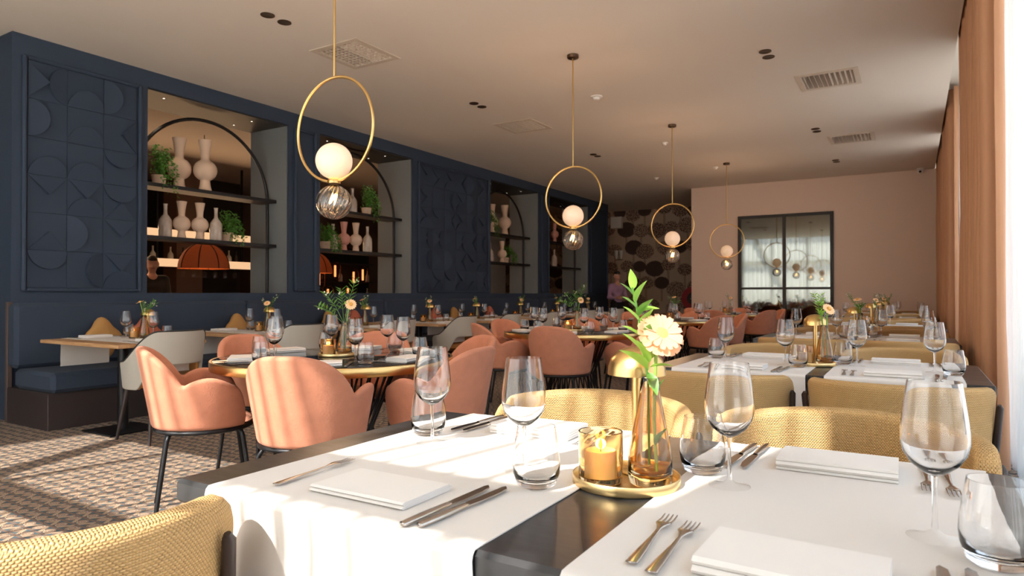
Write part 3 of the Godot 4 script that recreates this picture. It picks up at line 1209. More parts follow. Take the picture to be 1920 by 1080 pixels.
func make_tableware() -> void:
	# wine glass
	var c := Node3D.new()
	var bowl := [Vector2(0.0045, 0.088), Vector2(0.016, 0.0935), Vector2(0.030, 0.105), Vector2(0.0395, 0.120), Vector2(0.0432, 0.136), Vector2(0.0428, 0.154), Vector2(0.0397, 0.18), Vector2(0.0362, 0.205), Vector2(0.0340, 0.222)]
	var inner := [Vector2(0.0328, 0.222), Vector2(0.035, 0.205), Vector2(0.0386, 0.18), Vector2(0.0418, 0.154), Vector2(0.0421, 0.137), Vector2(0.0384, 0.122), Vector2(0.029, 0.108), Vector2(0.015, 0.098), Vector2(0, 0.0945)]
	var stem := [Vector2(0.0045, 0.088), Vector2(0.0036, 0.07), Vector2(0.0033, 0.03), Vector2(0.0045, 0.012)]
	stem.reverse()
	var foot := [Vector2(0.0355, 0.0003), Vector2(0.0365, 0.001), Vector2(0.030, 0.003), Vector2(0.012, 0.0065), Vector2(0.0045, 0.012)]
	part(c, "bowl", MB.new().lathe(bowl + inner, 48), M.solid_glass)
	part(c, "stem", MB.new().lathe(stem, 12), M.solid_glass)
	part(c, "foot", MB.new().lathe(foot, 40), M.glass)
	proto["wine_glass_fine"] = c
	c = Node3D.new()
	part(c, "bowl", MB.new().lathe(bowl, 24), M.glass)
	part(c, "stem", MB.new().lathe(stem, 6), M.glass)
	part(c, "foot", MB.new().lathe([Vector2(0, 0.0005), Vector2(0.036, 0.0005), Vector2(0.0365, 0.001), Vector2(0.012, 0.0065), Vector2(0.0045, 0.012)], 20), M.glass)
	proto["wine_glass"] = c
	# stemless tumbler
	var tum := [Vector2(0.028, 0.0), Vector2(0.036, 0.006), Vector2(0.042, 0.024), Vector2(0.0437, 0.04), Vector2(0.0422, 0.06), Vector2(0.0382, 0.086), Vector2(0.0345, 0.108)]
	var tin := [Vector2(0.0333, 0.108), Vector2(0.037, 0.086), Vector2(0.041, 0.06), Vector2(0.0423, 0.042), Vector2(0.0405, 0.028), Vector2(0.034, 0.017), Vector2(0.02, 0.013), Vector2(0, 0.012)]
	c = Node3D.new()
	part(c, "glass_body", MB.new().lathe([Vector2(0, 0.0004)] + tum + tin, 48), M.solid_glass)
	proto["tumbler_fine"] = c
	c = Node3D.new()
	part(c, "wall", MB.new().lathe([Vector2(0, 0.0005)] + tum, 24), M.glass)
	part(c, "base", MB.new().lathe([Vector2(0, 0.012), Vector2(0.03, 0.013), Vector2(0.0375, 0.014)], 16), M.glass)
	proto["tumbler"] = c
	# cutlery, lying along z with the working end at -z
	c = Node3D.new()
	part(c, "handle", bar_between([[0.10, 0.004, 0.0005, 0.0005], [0.099, 0.004, 0.0085, 0.0016], [0.06, 0.0045, 0.0075, 0.0019], [0.0, 0.005, 0.004, 0.0018], [-0.03, 0.006, 0.0032, 0.0018], [-0.045, 0.007, 0.007, 0.0016], [-0.056, 0.0068, 0.0115, 0.0014], [-0.062, 0.0062, 0.0118, 0.0013], [-0.063, 0.0062, 0.011, 0.0005]]), M.steel)
	for k in 4:
		var x := (k - 1.5) * 0.0064
		part(c, "tine", bar_between([[-0.060, 0.0062, 0.0020, 0.0012, x], [-0.082, 0.0045, 0.0017, 0.0011, x], [-0.100, 0.0055, 0.0012, 0.0009, x], [-0.104, 0.006, 0.0003, 0.0003, x]], 6), M.steel)
	proto["fork"] = c
	c = Node3D.new()
	part(c, "handle", bar_between([[0.115, 0.005, 0.001, 0.001], [0.113, 0.005, 0.0075, 0.0042], [0.06, 0.005, 0.0085, 0.0048], [0.005, 0.005, 0.0065, 0.004], [0.0, 0.005, 0.006, 0.003]]), M.steel)
	part(c, "blade", MB.new().prism([Vector2(-0.006, 0.002), Vector2(0.006, 0.002), Vector2(0.0085, -0.03), Vector2(0.0085, -0.08), Vector2(0.005, -0.108), Vector2(-0.004, -0.118), Vector2(-0.0075, -0.11), Vector2(-0.0075, -0.02)], -0.0011, 0.0011, Transform3D(Basis(Vector3(1, 0, 0), Vector3(0, 0, 1), Vector3(0, 1, 0)), Vector3(0, 0.005, 0))), M.steel)
	proto["knife"] = c
	c = Node3D.new()
	part(c, "handle", bar_between([[0.10, 0.004, 0.0005, 0.0005], [0.099, 0.004, 0.0085, 0.0016], [0.06, 0.0045, 0.0075, 0.0019], [0.0, 0.005, 0.004, 0.0018], [-0.04, 0.007, 0.0034, 0.0018], [-0.046, 0.0072, 0.005, 0.0016]]), M.steel)
	part(c, "bowl", MB.new().grid(10, 14, func(u: float, v: float) -> Vector3:
		var f := TAU * v
		return Vector3(0.021 * u * cos(f), 0.0025 + 0.006 * u * u, -0.075 + 0.032 * u * sin(f)), false, false, true), M.steel)
	proto["spoon"] = c
	# folded napkin: one cloth laid to and fro
	c = Node3D.new()
	var mid := []
	for k in 4:
		var y := 0.0026 + 0.0054 * k
		var e := (0.064 - 0.001 * k) * (1.0 if k % 2 == 0 else -1.0)
		mid.append(Vector2(-e, y))
		mid.append(Vector2(-e * 0.3, y))
		mid.append(Vector2(e, y))
		if k < 3:
			mid.append(Vector2(e + signf(e) * 0.0027, y + 0.0027))
	var zig := []
	var back := []
	for k in mid.size():
		var d: Vector2 = (mid[mini(k + 1, mid.size() - 1)] - mid[maxi(k - 1, 0)]).normalized() * 0.0024
		zig.append(mid[k] + Vector2(d.y, -d.x))
		back.push_front(mid[k] - Vector2(d.y, -d.x))
	var nap := MB.new().prism(zig + back, -0.105, 0.105, Transform3D(Basis(Vector3(0, 0, 1), Vector3(0, 1, 0), Vector3(1, 0, 0)), Vector3.ZERO))
	part(c, "folded_cloth", nap, M.napkin_cloth)
	proto["napkin"] = c
	c = Node3D.new()
	part(c, "folded_cloth", nap, M.napkin_cloth).scale.y = 0.55
	proto["napkin_thin"] = c
	# tray, candle, lamp, vase
	c = Node3D.new()
	part(c, "dish", MB.new().lathe([Vector2(0, 0), Vector2(0.095, 0), Vector2(0.098, 0.003), Vector2(0.0985, 0.018), Vector2(0.0975, 0.019), Vector2(0.096, 0.018), Vector2(0.095, 0.006), Vector2(0, 0.005)], 48), M.brass_tray)
	proto["tray"] = c
	c = Node3D.new()
	part(c, "cup", MB.new().lathe([Vector2(0, 0), Vector2(0.036, 0), Vector2(0.040, 0.004), Vector2(0.041, 0.05), Vector2(0.0405, 0.092), Vector2(0.039, 0.093), Vector2(0.0375, 0.092), Vector2(0.0378, 0.05), Vector2(0.036, 0.012), Vector2(0, 0.010)], 32), M.amber_solid)
	part(c, "wax", MB.new().lathe([Vector2(0, 0.0125), Vector2(0.029, 0.0125), Vector2(0.0295, 0.055), Vector2(0.027, 0.058), Vector2(0.012, 0.0545), Vector2(0, 0.054)], 24), M.wax)
	part(c, "flame", MB.new().lathe([Vector2(0, 0.058), Vector2(0.003, 0.062), Vector2(0.0038, 0.067), Vector2(0.002, 0.075), Vector2(0, 0.081)], 10), M.flame)
	part(c, "wick", MB.new().tube([Vector3(0, 0.053, 0), Vector3(0.0005, 0.061, 0)], 0.0008, 5), M.black_cloth)
	proto["candle"] = c
	c = Node3D.new()
	part(c, "foot", MB.new().lathe([Vector2(0, 0), Vector2(0.030, 0), Vector2(0.031, 0.003), Vector2(0.028, 0.007), Vector2(0, 0.008)], 28), M.brass)
	part(c, "stem", MB.new().lathe([Vector2(0.0095, 0.008), Vector2(0.0095, 0.195)], 16), M.brass)
	part(c, "shade", MB.new().lathe([Vector2(0.054, 0.188), Vector2(0.0556, 0.188), Vector2(0.0545, 0.202), Vector2(0.049, 0.218), Vector2(0.038, 0.231), Vector2(0.022, 0.239), Vector2(0, 0.242), Vector2(0, 0.240), Vector2(0.021, 0.237), Vector2(0.0365, 0.2295), Vector2(0.0475, 0.217), Vector2(0.053, 0.202), Vector2(0.054, 0.188)], 36), M.brass)
	proto["lamp"] = c
	c = Node3D.new()
	part(c, "glass_body", MB.new().lathe([Vector2(0, 0), Vector2(0.034, 0), Vector2(0.0385, 0.004), Vector2(0.0405, 0.022), Vector2(0.039, 0.05), Vector2(0.0335, 0.085), Vector2(0.0255, 0.125), Vector2(0.019, 0.16), Vector2(0.0165, 0.19), Vector2(0.0155, 0.1915), Vector2(0.0145, 0.19), Vector2(0.017, 0.16), Vector2(0.0235, 0.125), Vector2(0.0315, 0.085), Vector2(0.037, 0.05), Vector2(0.038, 0.028), Vector2(0.030, 0.016), Vector2(0, 0.013)], 40), M.amber_solid)
	proto["vase"] = c
	for key in proto:
		proto[key].name = key


# ------------------------------------------------------------------ flowers
func posy(at: Vector3, label_at: String, big: bool, kind: int) -> void:
	# what stands in one vase: a gerbera and a leafy sprig, each a thing of its own; local y 0 is the foot of the vase
	var right := Vector3(0.856, 0, -0.517)
	var near := Vector3(0.517, 0, 0.856)
	var g := thing("gerbera", "%s gerbera in the amber vase on %s" % ["large pale peach" if big else "peach", label_at], "flower", at, 0, "gerberas in the vases")
	var hd: Vector3 = [right * 0.018 + Vector3(0, 0.27, 0) + near * 0.01, right * 0.035 + Vector3(0, 0.285, 0), right * -0.03 + Vector3(0, 0.30, 0) + near * 0.01, right * 0.0 + Vector3(0, 0.275, 0) + near * 0.015][kind % 4]
	part(g, "stem", MB.new().tube([near * 0.010 + right * 0.010 + Vector3(0, 0.02, 0), near * 0.005 + right * 0.006 + Vector3(0, 0.12, 0), hd * 0.55 + Vector3(0, 0.085, 0), hd - near * 0.006 - Vector3(0, 0.006, 0)], 0.0030, 7), M.stem_green)
	var head := gerbera(big, 0.044 if big else 0.034)
	head.name = "flower_head"
	g.add_child(head)
	head.position = hd
	head.basis = Basis(Quaternion(Vector3.UP, (near * [0.8, 0.9, 0.25, 0.7][kind % 4] + Vector3(0, [0.6, 0.4, 1.0, 0.7][kind % 4], 0) + right * [0.25, 0.3, -0.3, 0.0][kind % 4]).normalized()))
	var s := thing("leafy_sprig", "%s sprig rising beside the gerbera on %s" % [["glossy green", "loose willowy green", "small white-budded green", "dark feathery"][kind % 4], label_at], "sprig", at, 0, "green sprigs in the vases")
	if big:
		# axis and leaves as in the front vase: [height, sideways, forward, aim sideways, aim up, aim forward, length]
		part(s, "stem", MB.new().tube([Vector3(0, 0.03, 0) - near * 0.006, right * -0.004 + Vector3(0, 0.19, 0), right * -0.016 + Vector3(0, 0.27, 0), right * -0.026 + Vector3(0, 0.33, 0), right * -0.032 + Vector3(0, 0.355, 0)], 0.0022, 6), M.leaf_mid)
		var lf := leaf_mesh(1.0, 0.44)
		for q in [[0.205, -0.004, 0.0, -1.0, 0.9, 0.3, 0.070], [0.215, -0.006, 0.0, -0.35, 1.0, 0.5, 0.060], [0.20, -0.002, 0.0, 0.3, -1.0, 0.8, 0.045], [0.21, 0.0, 0.0, 0.9, 0.25, 0.4, 0.042], [0.235, -0.012, 0.0, -0.8, 1.0, 0.2, 0.055], [0.245, -0.012, 0.0, 0.15, 1.0, 0.5, 0.055], [0.265, -0.016, 0.0, -0.9, 0.7, 0.4, 0.045], [0.275, -0.018, 0.0, 0.5, 1.0, -0.2, 0.05], [0.295, -0.021, 0.0, -0.7, 0.8, 0.4, 0.042], [0.30, -0.022, 0.0, 0.55, 1.0, 0.4, 0.046], [0.318, -0.025, 0.0, -0.6, 0.6, 0.3, 0.036], [0.325, -0.026, 0.0, 0.3, 1.0, 0.2, 0.048], [0.34, -0.03, 0.0, -0.7, 0.9, 0.0, 0.034], [0.35, -0.032, 0.0, -0.05, 1.0, 0.2, 0.040], [0.31, -0.022, 0.0, 1.0, 0.3, 0.1, 0.040], [0.225, 0.002, 0.0, 0.5, 0.6, -0.9, 0.05], [0.15, 0.006, 0.0, 0.35, 1.0, 0.0, 0.045], [0.07, 0.008, 0.01, 0.4, 1.0, 0.2, 0.04]]:
			var o := part(s, "leaf", lf, [M.leaf_bright, M.leaf_mid][rng.randi_range(0, 1)])
			o.position = right * q[1] + Vector3(0, q[0], 0) + near * q[2]
			o.basis = aim(right * q[3] + Vector3(0, q[4], 0) + near * q[5], rng.randf_range(-0.5, 0.5)).scaled_local(Vector3.ONE * q[6])
		return
	var leaves := MB.new()
	var stems := MB.new()
	var buds := MB.new()
	rng.seed = 100 + kind * 7 + int(absf(at.z) * 10.0)
	var n: int = [3, 4, 4, 3][kind % 4]
	for k in n:
		var side := rng.randf_range(-1.0, 1.0)
		var tip := right * side * rng.randf_range(0.05, 0.12) + near * rng.randf_range(-0.05, 0.05) + Vector3(0, rng.randf_range(0.24, 0.35), 0)
		if kind == 1:
			tip = right * [-0.15, -0.10, -0.02, 0.06][k] + near * rng.randf_range(-0.03, 0.03) + Vector3(0, [0.27, 0.34, 0.36, 0.42][k], 0)
		var root := Vector3(0, 0.175, 0) + right * (0.002 * side - 0.004)
		var midp := root.lerp(tip, 0.5) + Vector3(0, 0.02, 0)
		stems.tube([Vector3(0, 0.02, 0) - right * (0.012 - 0.006 * k) - near * 0.008, root - near * 0.004, midp, tip], 0.0014, 5)
		for j in 7:
			var f := 0.36 + 0.64 * j / 6.0
			var p := root.lerp(midp, f * 2.0) if f < 0.5 else midp.lerp(tip, f * 2.0 - 1.0)
			for e in [-1.0, 1.0]:
				var dr: Vector3 = (tip - root).normalized() * 0.8 + right * e * 0.8 + near * rng.randf_range(-0.6, 0.6)
				var w := 0.014 if kind == 1 else 0.010 if kind % 4 != 3 else 0.005
				var ln := rng.randf_range(0.022, 0.036) * (1.5 if kind == 1 else 1.0)
				var bs := aim(dr, rng.randf_range(-0.8, 0.8))
				leaves.flat([p, p + bs * Vector3(w * 0.5, 0.002, ln * 0.4), p + bs * Vector3(0, -0.004, ln), p + bs * Vector3(-w * 0.5, 0.002, ln * 0.4)], bs.y)
		if kind % 4 >= 1:
			for j in 3:
				var bp := tip + Vector3(rng.randf_range(-0.015, 0.015), rng.randf_range(-0.02, 0.015), rng.randf_range(-0.015, 0.015))
				buds.lathe([Vector2(0, -0.005), Vector2(0.0055, 0), Vector2(0, 0.006)], 6, Transform3D(Basis(), bp))
	part(s, "stems", stems, M.leaf_mid).set_meta("kind", "stuff")
	part(s, "leaves", leaves, [M.leaf_bright, M.leaf_mid, M.leaf_mid, M.leaf_dark][kind % 4]).set_meta("kind", "stuff")
	if kind % 4 >= 1:
		part(s, "buds", buds, M.blossom_white).set_meta("kind", "stuff")


func centre_piece(c: Vector3, where: String, turn: float, big: bool, kind: int, lamp := true, tray := true) -> void:
	# tray with candle, mushroom lamp and vase as seen from the camera: candle on the one side, vase on the other, lamp behind
	var r := Vector3(0.856, 0, -0.517).rotated(Vector3.UP, turn)
	var f := Vector3(-0.517, 0, -0.856).rotated(Vector3.UP, turn)
	var y := Vector3.ZERO
	if tray:
		put("tray", "brass_tray", "round brass tray at the middle of %s" % where, "tray", c, 0, "brass trays")
		y = Vector3(0, 0.0062, 0)
	var cp := c + y - r * 0.048 - f * 0.010
	put("candle", "candle_holder", "lit candle in an amber glass cup on %s" % where, "candle", cp, 0, "candles on the tables")
	if lamp:
		put("lamp", "table_lamp", "brass mushroom table lamp on %s" % where, "lamp", c + y + r * 0.030 + f * 0.054, 0, "brass table lamps")
	var vp := c + y + r * 0.040 - f * 0.022
	put("vase", "bud_vase", "narrow-necked amber glass vase on %s" % where, "vase", vp, 0, "amber bud vases")
	posy(vp, where, big, kind)
	if big or kind == 1:
		var l := OmniLight3D.new()
		l.name = "candle_light"
		l.light_color = c8(255, 170, 80)
		l.light_energy = 0.003
		l.light_size = 0.004
		l.omni_range = 20.0
		l.shadow_enabled = true
		add_child(l)
		l.position = cp + Vector3(0, 0.069, 0)


# ------------------------------------------------------------------ tables laid out in the room
func runner_mesh(w: float, depth: float, drop: float, thick := 0.002, over := 0.004) -> ArrayMesh:
	# a cloth across a table top: along x it is w wide, along z it covers depth and hangs drop down at both ends; y 0 is the table top
	var h := depth * 0.5 + over
	var path := []
	path.append(Vector2(h + 0.004, -drop))
	for k in 5:
		path.append(Vector2(h + 0.003 * sin(k * 1.7), lerpf(-drop * 0.9, -0.012, k / 4.0)))
	path.append(Vector2(h - 0.001, -0.004))
	path.append(Vector2(h - 0.005, 0.0))
	path.append(Vector2(h - 0.02, 0.0006))
	var all := path.duplicate()
	for k in range(path.size() - 1, -1, -1):
		all.append(Vector2(-path[k].x, path[k].y))
	var m := all.size()
	var mb := MB.new()
	var at := func(i: int, u: float, off: float) -> Vector3:
		var d: Vector2 = (all[mini(i + 1, m - 1)] - all[maxi(i - 1, 0)]).normalized()
		var q: Vector2 = all[i] + Vector2(d.y, -d.x) * off
		return Vector3((u - 0.5) * w, q.y, q.x)
	for s in [0.0, thick]:
		mb.grid(m - 1, 8, func(u: float, v: float) -> Vector3: return at.call(int(round(u * (m - 1))), v, s), s == 0.0)
	for e in [0.0, 1.0]:
		for i in m - 1:
			mb.flat([at.call(i, e, 0.0), at.call(i + 1, e, 0.0), at.call(i + 1, e, thick), at.call(i, e, thick)], Vector3(e - 0.5, 0, 0))
	return mb.mesh()


const SIDES := ["near", "far"]


func place_setting(c: Vector3, side: int, who: String, fine: bool, cutlery: int, napkin := true) -> void:
	# c: middle of the runner at table height; side 0: the guest sits at +z, side 1: at -z
	var s := 1.0 if side == 0 else -1.0
	var turn := 0.0 if side == 0 else PI
	var suf := "_fine"
	var at := func(x: float, z: float) -> Vector3: return c + Vector3(x * s, 0, z * s)
	put("wine_glass" + suf, "wine_glass", "empty wine glass at the %s" % who, "glass", at.call(0.155, 0.055), 0, "wine glasses")
	put("tumbler" + suf, "tumbler", "stemless water tumbler at the %s" % who, "glass", at.call(0.222, 0.125), 0, "water tumblers")
	if napkin:
		put("napkin_thin" if who.begins_with("near left place of the front") else "napkin", "napkin", "folded white napkin at the %s" % who, "napkin", at.call(0.0, 0.29), turn + rng.randf_range(-0.06, 0.06), "folded napkins")
	if cutlery > 0:
		put("fork", "fork", "steel fork at the %s, outermost" % who, "fork", at.call(-0.185, 0.27), turn + 0.06, "forks")
		put("knife", "knife", "steel knife at the %s, outermost" % who, "knife", at.call(0.185, 0.29), turn - 0.05, "knives")
	if cutlery > 1 and who.begins_with("near left place of the front"):
		put("knife", "knife", "steel knife at the %s, next to the napkin" % who, "knife", at.call(0.158, 0.30), turn - 0.02, "knives")
	elif cutlery > 1:
		put("fork", "fork", "steel fork at the %s, next to the napkin" % who, "fork", at.call(-0.150, 0.285), turn + 0.02, "forks")
		put("knife", "knife", "steel knife at the %s, next to the napkin" % who, "knife", at.call(0.158, 0.30), turn - 0.02, "knives")


func lay_out_rooms() -> void:
	# --- black tables along the side windows
	var rows := [[-0.515, -1.175, "the front black table"], [-0.415, -3.52, "the second black table"], [-0.40, -5.88, "the third black table"], [-0.40, -8.25, "the fourth black table"], [-0.40, -10.6, "the fifth black table"], [-0.40, -12.9, "the farthest black table"]]
	var rm_a := runner_mesh(0.585, 0.85, 0.245)
	var rm_b := runner_mesh(0.50, 0.85, 0.245)
	rng.seed = 40
	for k in 6:
		var cx: float = rows[k][0]
		var cz: float = rows[k][1]
		var nm: String = rows[k][2]
		put("black_table", "black_table", "%s along the side windows, black-stained top on square legs" % nm.substr(4).capitalize().to_lower(), "table", Vector3(cx, 0, cz), 0, "black dining tables")
		var top := Vector3(cx, 0.7502, cz)
		var xa := -0.29 if k == 0 else -0.275
		var xb := 0.385 if k == 0 else 0.34
		for q in [[xa, rm_a, "wider"], [xb, rm_b, "window-side"]]:
			solo("table_runner", q[1], M.linen, "white linen runner across %s, the %s one" % [nm, q[2] if k > 0 else ["left", "right"][int(q[0] > 0)] + "-hand"], "runner", top + Vector3(q[0], 0, 0), 0, "white table runners")
		var y := Vector3(0, 0.0035, 0)
		for q in [[xa, "left"], [xb, "right"]]:
			for side in 2:
				var who := "%s %s place of %s" % [SIDES[side], q[1], nm]
				place_setting(top + y + Vector3(q[0], 0, 0), side, who, k < 2, 2 if k < 3 else 0)
		centre_piece(top + Vector3(0.06 if k == 0 else 0.0, 0.0005, 0.015 if k == 0 else -0.02), nm, 0.0, k == 0, [0, 0, 2, 3, 3, 2][k])
		# woven chairs
		for side in 2:
			for q in [[-0.29, "left"], [0.36, "right"]]:
				if k == 0 and side == 0 and q[0] > 0.0:
					continue
				var at := Vector3(cx + q[0], 0, cz + (0.68 if side == 0 else -0.62))
				if k == 0 and side == 0:
					at = Vector3(-1.19, 0, -0.505)
				if k == 0 and side == 1:
					at = Vector3(-0.80 if q[0] < 0 else -0.14, 0, -1.72)
				put("woven_chair", "woven_chair", "honey woven barrel chair at the %s %s place of %s" % [SIDES[side], q[1], nm], "chair", at, (0.78 if k == 0 else 0.0) if side == 0 else PI, "woven chairs at the black tables")
	# --- round tables under the pendants
	var rounds := [[-2.77, -2.68, "the front round table"], [-2.75, -5.66, "the second round table"], [-2.77, -8.77, "the third round table"], [-2.77, -11.86, "the farthest round table"]]
	var seats := [[[122, "near left"], [53, "near right", 13], [-4, "right"], [-61, "far right"], [243, "far left"], [186, "left"]],
		[[132, "near left"], [72, "near right", 13], [11, "right"], [-49, "far right"], [251, "far left"], [192, "left"]], [[32, "right"], [92, "near"], [150, "left"], [212, "far left"], [272, "far"], [-28, "far right"]]]
	for k in 4:
		var c := Vector3(rounds[k][0], 0, rounds[k][1])
		var nm: String = rounds[k][2]
		put("round_table", "round_table", "%s, black stone top edged in brass on a wire base" % nm.substr(4), "table", c, 0, "round tables under the pendants")
		var top := c + Vector3(0, 0.7503, 0)
		for q in seats[mini(k, 2)]:
			var f := deg_to_rad(q[0])
			var d := Vector3(cos(f), 0, sin(f))
			var e := Vector3(-d.z, 0, d.x)
			var turn := PI / 2 - f
			var who := "%s seat of %s" % [q[1], nm]
			var rr := 0.67
			put("salmon_chair", "shell_chair", "salmon velvet chair with rounded arms at the %s" % who, "chair", c + d * rr, turn - deg_to_rad(q[2] if q.size() > 2 else 0), "salmon chairs round the tables")
			# to the guest's right: the guest looks along -d, so right is -e
			put("wine_glass_fine", "wine_glass", "empty wine glass at the %s" % who, "glass", top + d * 0.35 - e * 0.15, 0, "wine glasses")
			put("tumbler_fine", "tumbler", "stemless water tumbler at the %s" % who, "glass", top + d * 0.42 - e * 0.21, 0, "water tumblers")
			put("napkin", "napkin", "folded white napkin at the %s" % who, "napkin", top + d * 0.49, turn + rng.randf_range(-0.2, 0.2), "folded napkins")
			if k < 2:
				put("fork", "fork", "steel fork at the %s" % who, "fork", top + d * 0.47 + e * 0.15, turn + 0.05, "forks")
				put("knife", "knife", "steel knife at the %s" % who, "knife", top + d * 0.47 - e * 0.135, turn, "knives")
		centre_piece(top, nm, 0.55 if k == 0 else 0.0, false, [1, 1, 2, 3][k], false)
	# --- oak tables along the banquette
	var oaks := [-2.98, -4.2, -5.55, -6.75, -7.85, -9.1, -10.4, -11.7]
	var rm_c := runner_mesh(0.39, 1.15, 0.232)
	for k in 8:
		var nm := "the %s oak table by the bench" % nth(k)
		var c := Vector3(-5.48, 0, oaks[k])
		put("oak_table", "oak_table", "%s oak-topped table along the navy bench, counted from the window end" % nth(k), "table", c, 0, "oak tables along the banquette")
		var top := c + Vector3(0, 0.7302, 0)
		solo("table_runner", rm_c, M.linen, "pale runner hanging over both ends of %s" % nm, "runner", top, PI / 2, "white table runners")
		var y := Vector3(0, 0.0035, 0)
		for side in 2:
			var s := 1.0 if side == 0 else -1.0
			var who := "%s side of %s" % [["aisle", "bench"][side], nm]
			var at := func(a: float, b: float) -> Vector3: return top + y + Vector3(b * s, 0, -a * s)
			put("wine_glass_fine", "wine_glass", "empty wine glass on the %s" % who, "glass", at.call(-0.13 if side == 1 else 0.13, 0.2), 0, "wine glasses")
			put("tumbler_fine", "tumbler", "stemless water tumbler on the %s" % who, "glass", at.call(-0.20 if side == 1 else 0.20, 0.28), 0, "water tumblers")
			put("napkin", "napkin", "folded white napkin on the %s" % who, "napkin", at.call(0.0, 0.42), PI / 2 * s, "folded napkins")
			if k < 2:
				put("fork", "fork", "steel fork on the %s" % who, "fork", at.call(-0.16, 0.40), PI / 2 * s, "forks")
				put("knife", "knife", "steel knife on the %s" % who, "knife", at.call(0.155, 0.44), PI / 2 * s, "knives")
		centre_piece(top + y + Vector3(0.02, 0, -0.13), nm, 0.0, false, [2, 3, 2, 3, 2, 0, 2, 3][k], true, false)
		put("grey_chair", "tub_chair", "light grey chair with black piping at %s" % nm, "chair", Vector3(-4.935, 0, oaks[k]), PI / 2, "grey chairs facing the bench")
	# --- pendants over the round tables
	for k in 4:
		pendant(Vector3(-2.77, 0, -2.66 - 3.05 * k), ["front", "second", "third", "farthest"][k])


func pendant(at: Vector3, which: String) -> void:
	var p := thing("pendant_lamp", "%s brass ring pendant with a white globe and a clear ribbed globe" % which, "pendant lamp", at, 0, "ring pendants in a row")
	part(p, "ceiling_rose", MB.new().lathe([Vector2(0.055, CEIL - 0.001), Vector2(0.055, CEIL - 0.028), Vector2(0.05, CEIL - 0.033), Vector2(0, CEIL - 0.033)].duplicate(), 28), M.bronze)
	part(p, "rod", MB.new().tube([Vector3(0, 2.31, 0), Vector3(0, CEIL - 0.03, 0)], 0.0065, 10), M.brass)
	var ring := []
	for k in 72:
		ring.append(Vector3(0.292 * sin(TAU * k / 72), 2.02 + 0.292 * cos(TAU * k / 72), 0))
	part(p, "ring", MB.new().tube(ring, 0.0085, 10, true), M.brass)
	part(p, "globe_cap", MB.new().lathe([Vector2(0, 1.715), Vector2(0.035, 1.717), Vector2(0.037, 1.728), Vector2(0.03, 1.742), Vector2(0, 1.742)], 20), M.brass)
	var ball := []
	for k in 25:
		var f := -PI / 2 + PI * k / 24
		ball.append(Vector2(maxf(0.0, 0.101 * cos(f)), 1.842 + 0.101 * sin(f)))
	var white := part(p, "white_globe_light", MB.new().lathe(ball, 36), M.opal)
	var l := OmniLight3D.new()
	l.name = "globe_light"
	l.light_color = c8(255, 206, 160)
	l.light_energy = 0.55
	l.light_size = 0.09
	l.omni_range = 20.0
	l.shadow_enabled = true
	white.add_child(l)
	l.position = Vector3(0, 1.842, 0)
	# twisted ribs on the outside, smooth inside
	var gl := MB.new()
	gl.grid(180, 28, func(u: float, v: float) -> Vector3:
		var g := PI * (v - 0.5)
		var f := TAU * u
		var r := 0.096 + 0.0022 * cos(15.0 * f + 6.0 * g) * cos(g)
		return Vector3(r * cos(g) * cos(f), 1.612 + r * sin(g), r * cos(g) * sin(f)), true, true)
	gl.grid(40, 20, func(u: float, v: float) -> Vector3:
		var g := PI * (v - 0.5)
		var f := TAU * u
		return Vector3(0.0915 * cos(g) * cos(f), 1.612 + 0.0915 * sin(g), 0.0915 * cos(g) * sin(f)), false, true)
	part(p, "ribbed_globe", gl, M.globe_glass)
	part(p, "bulb_holder", MB.new().lathe([Vector2(0, 1.665), Vector2(0.013, 1.665), Vector2(0.015, 1.70), Vector2(0, 1.70)], 14), M.brass)
	var bulb := part(p, "bulb", MB.new().lathe([Vector2(0, 1.595), Vector2(0.010, 1.598), Vector2(0.014, 1.612), Vector2(0.013, 1.63), Vector2(0.009, 1.66), Vector2(0, 1.664)], 14), M.filament)
	bulb.set_meta("label", "glowing filament bulb")


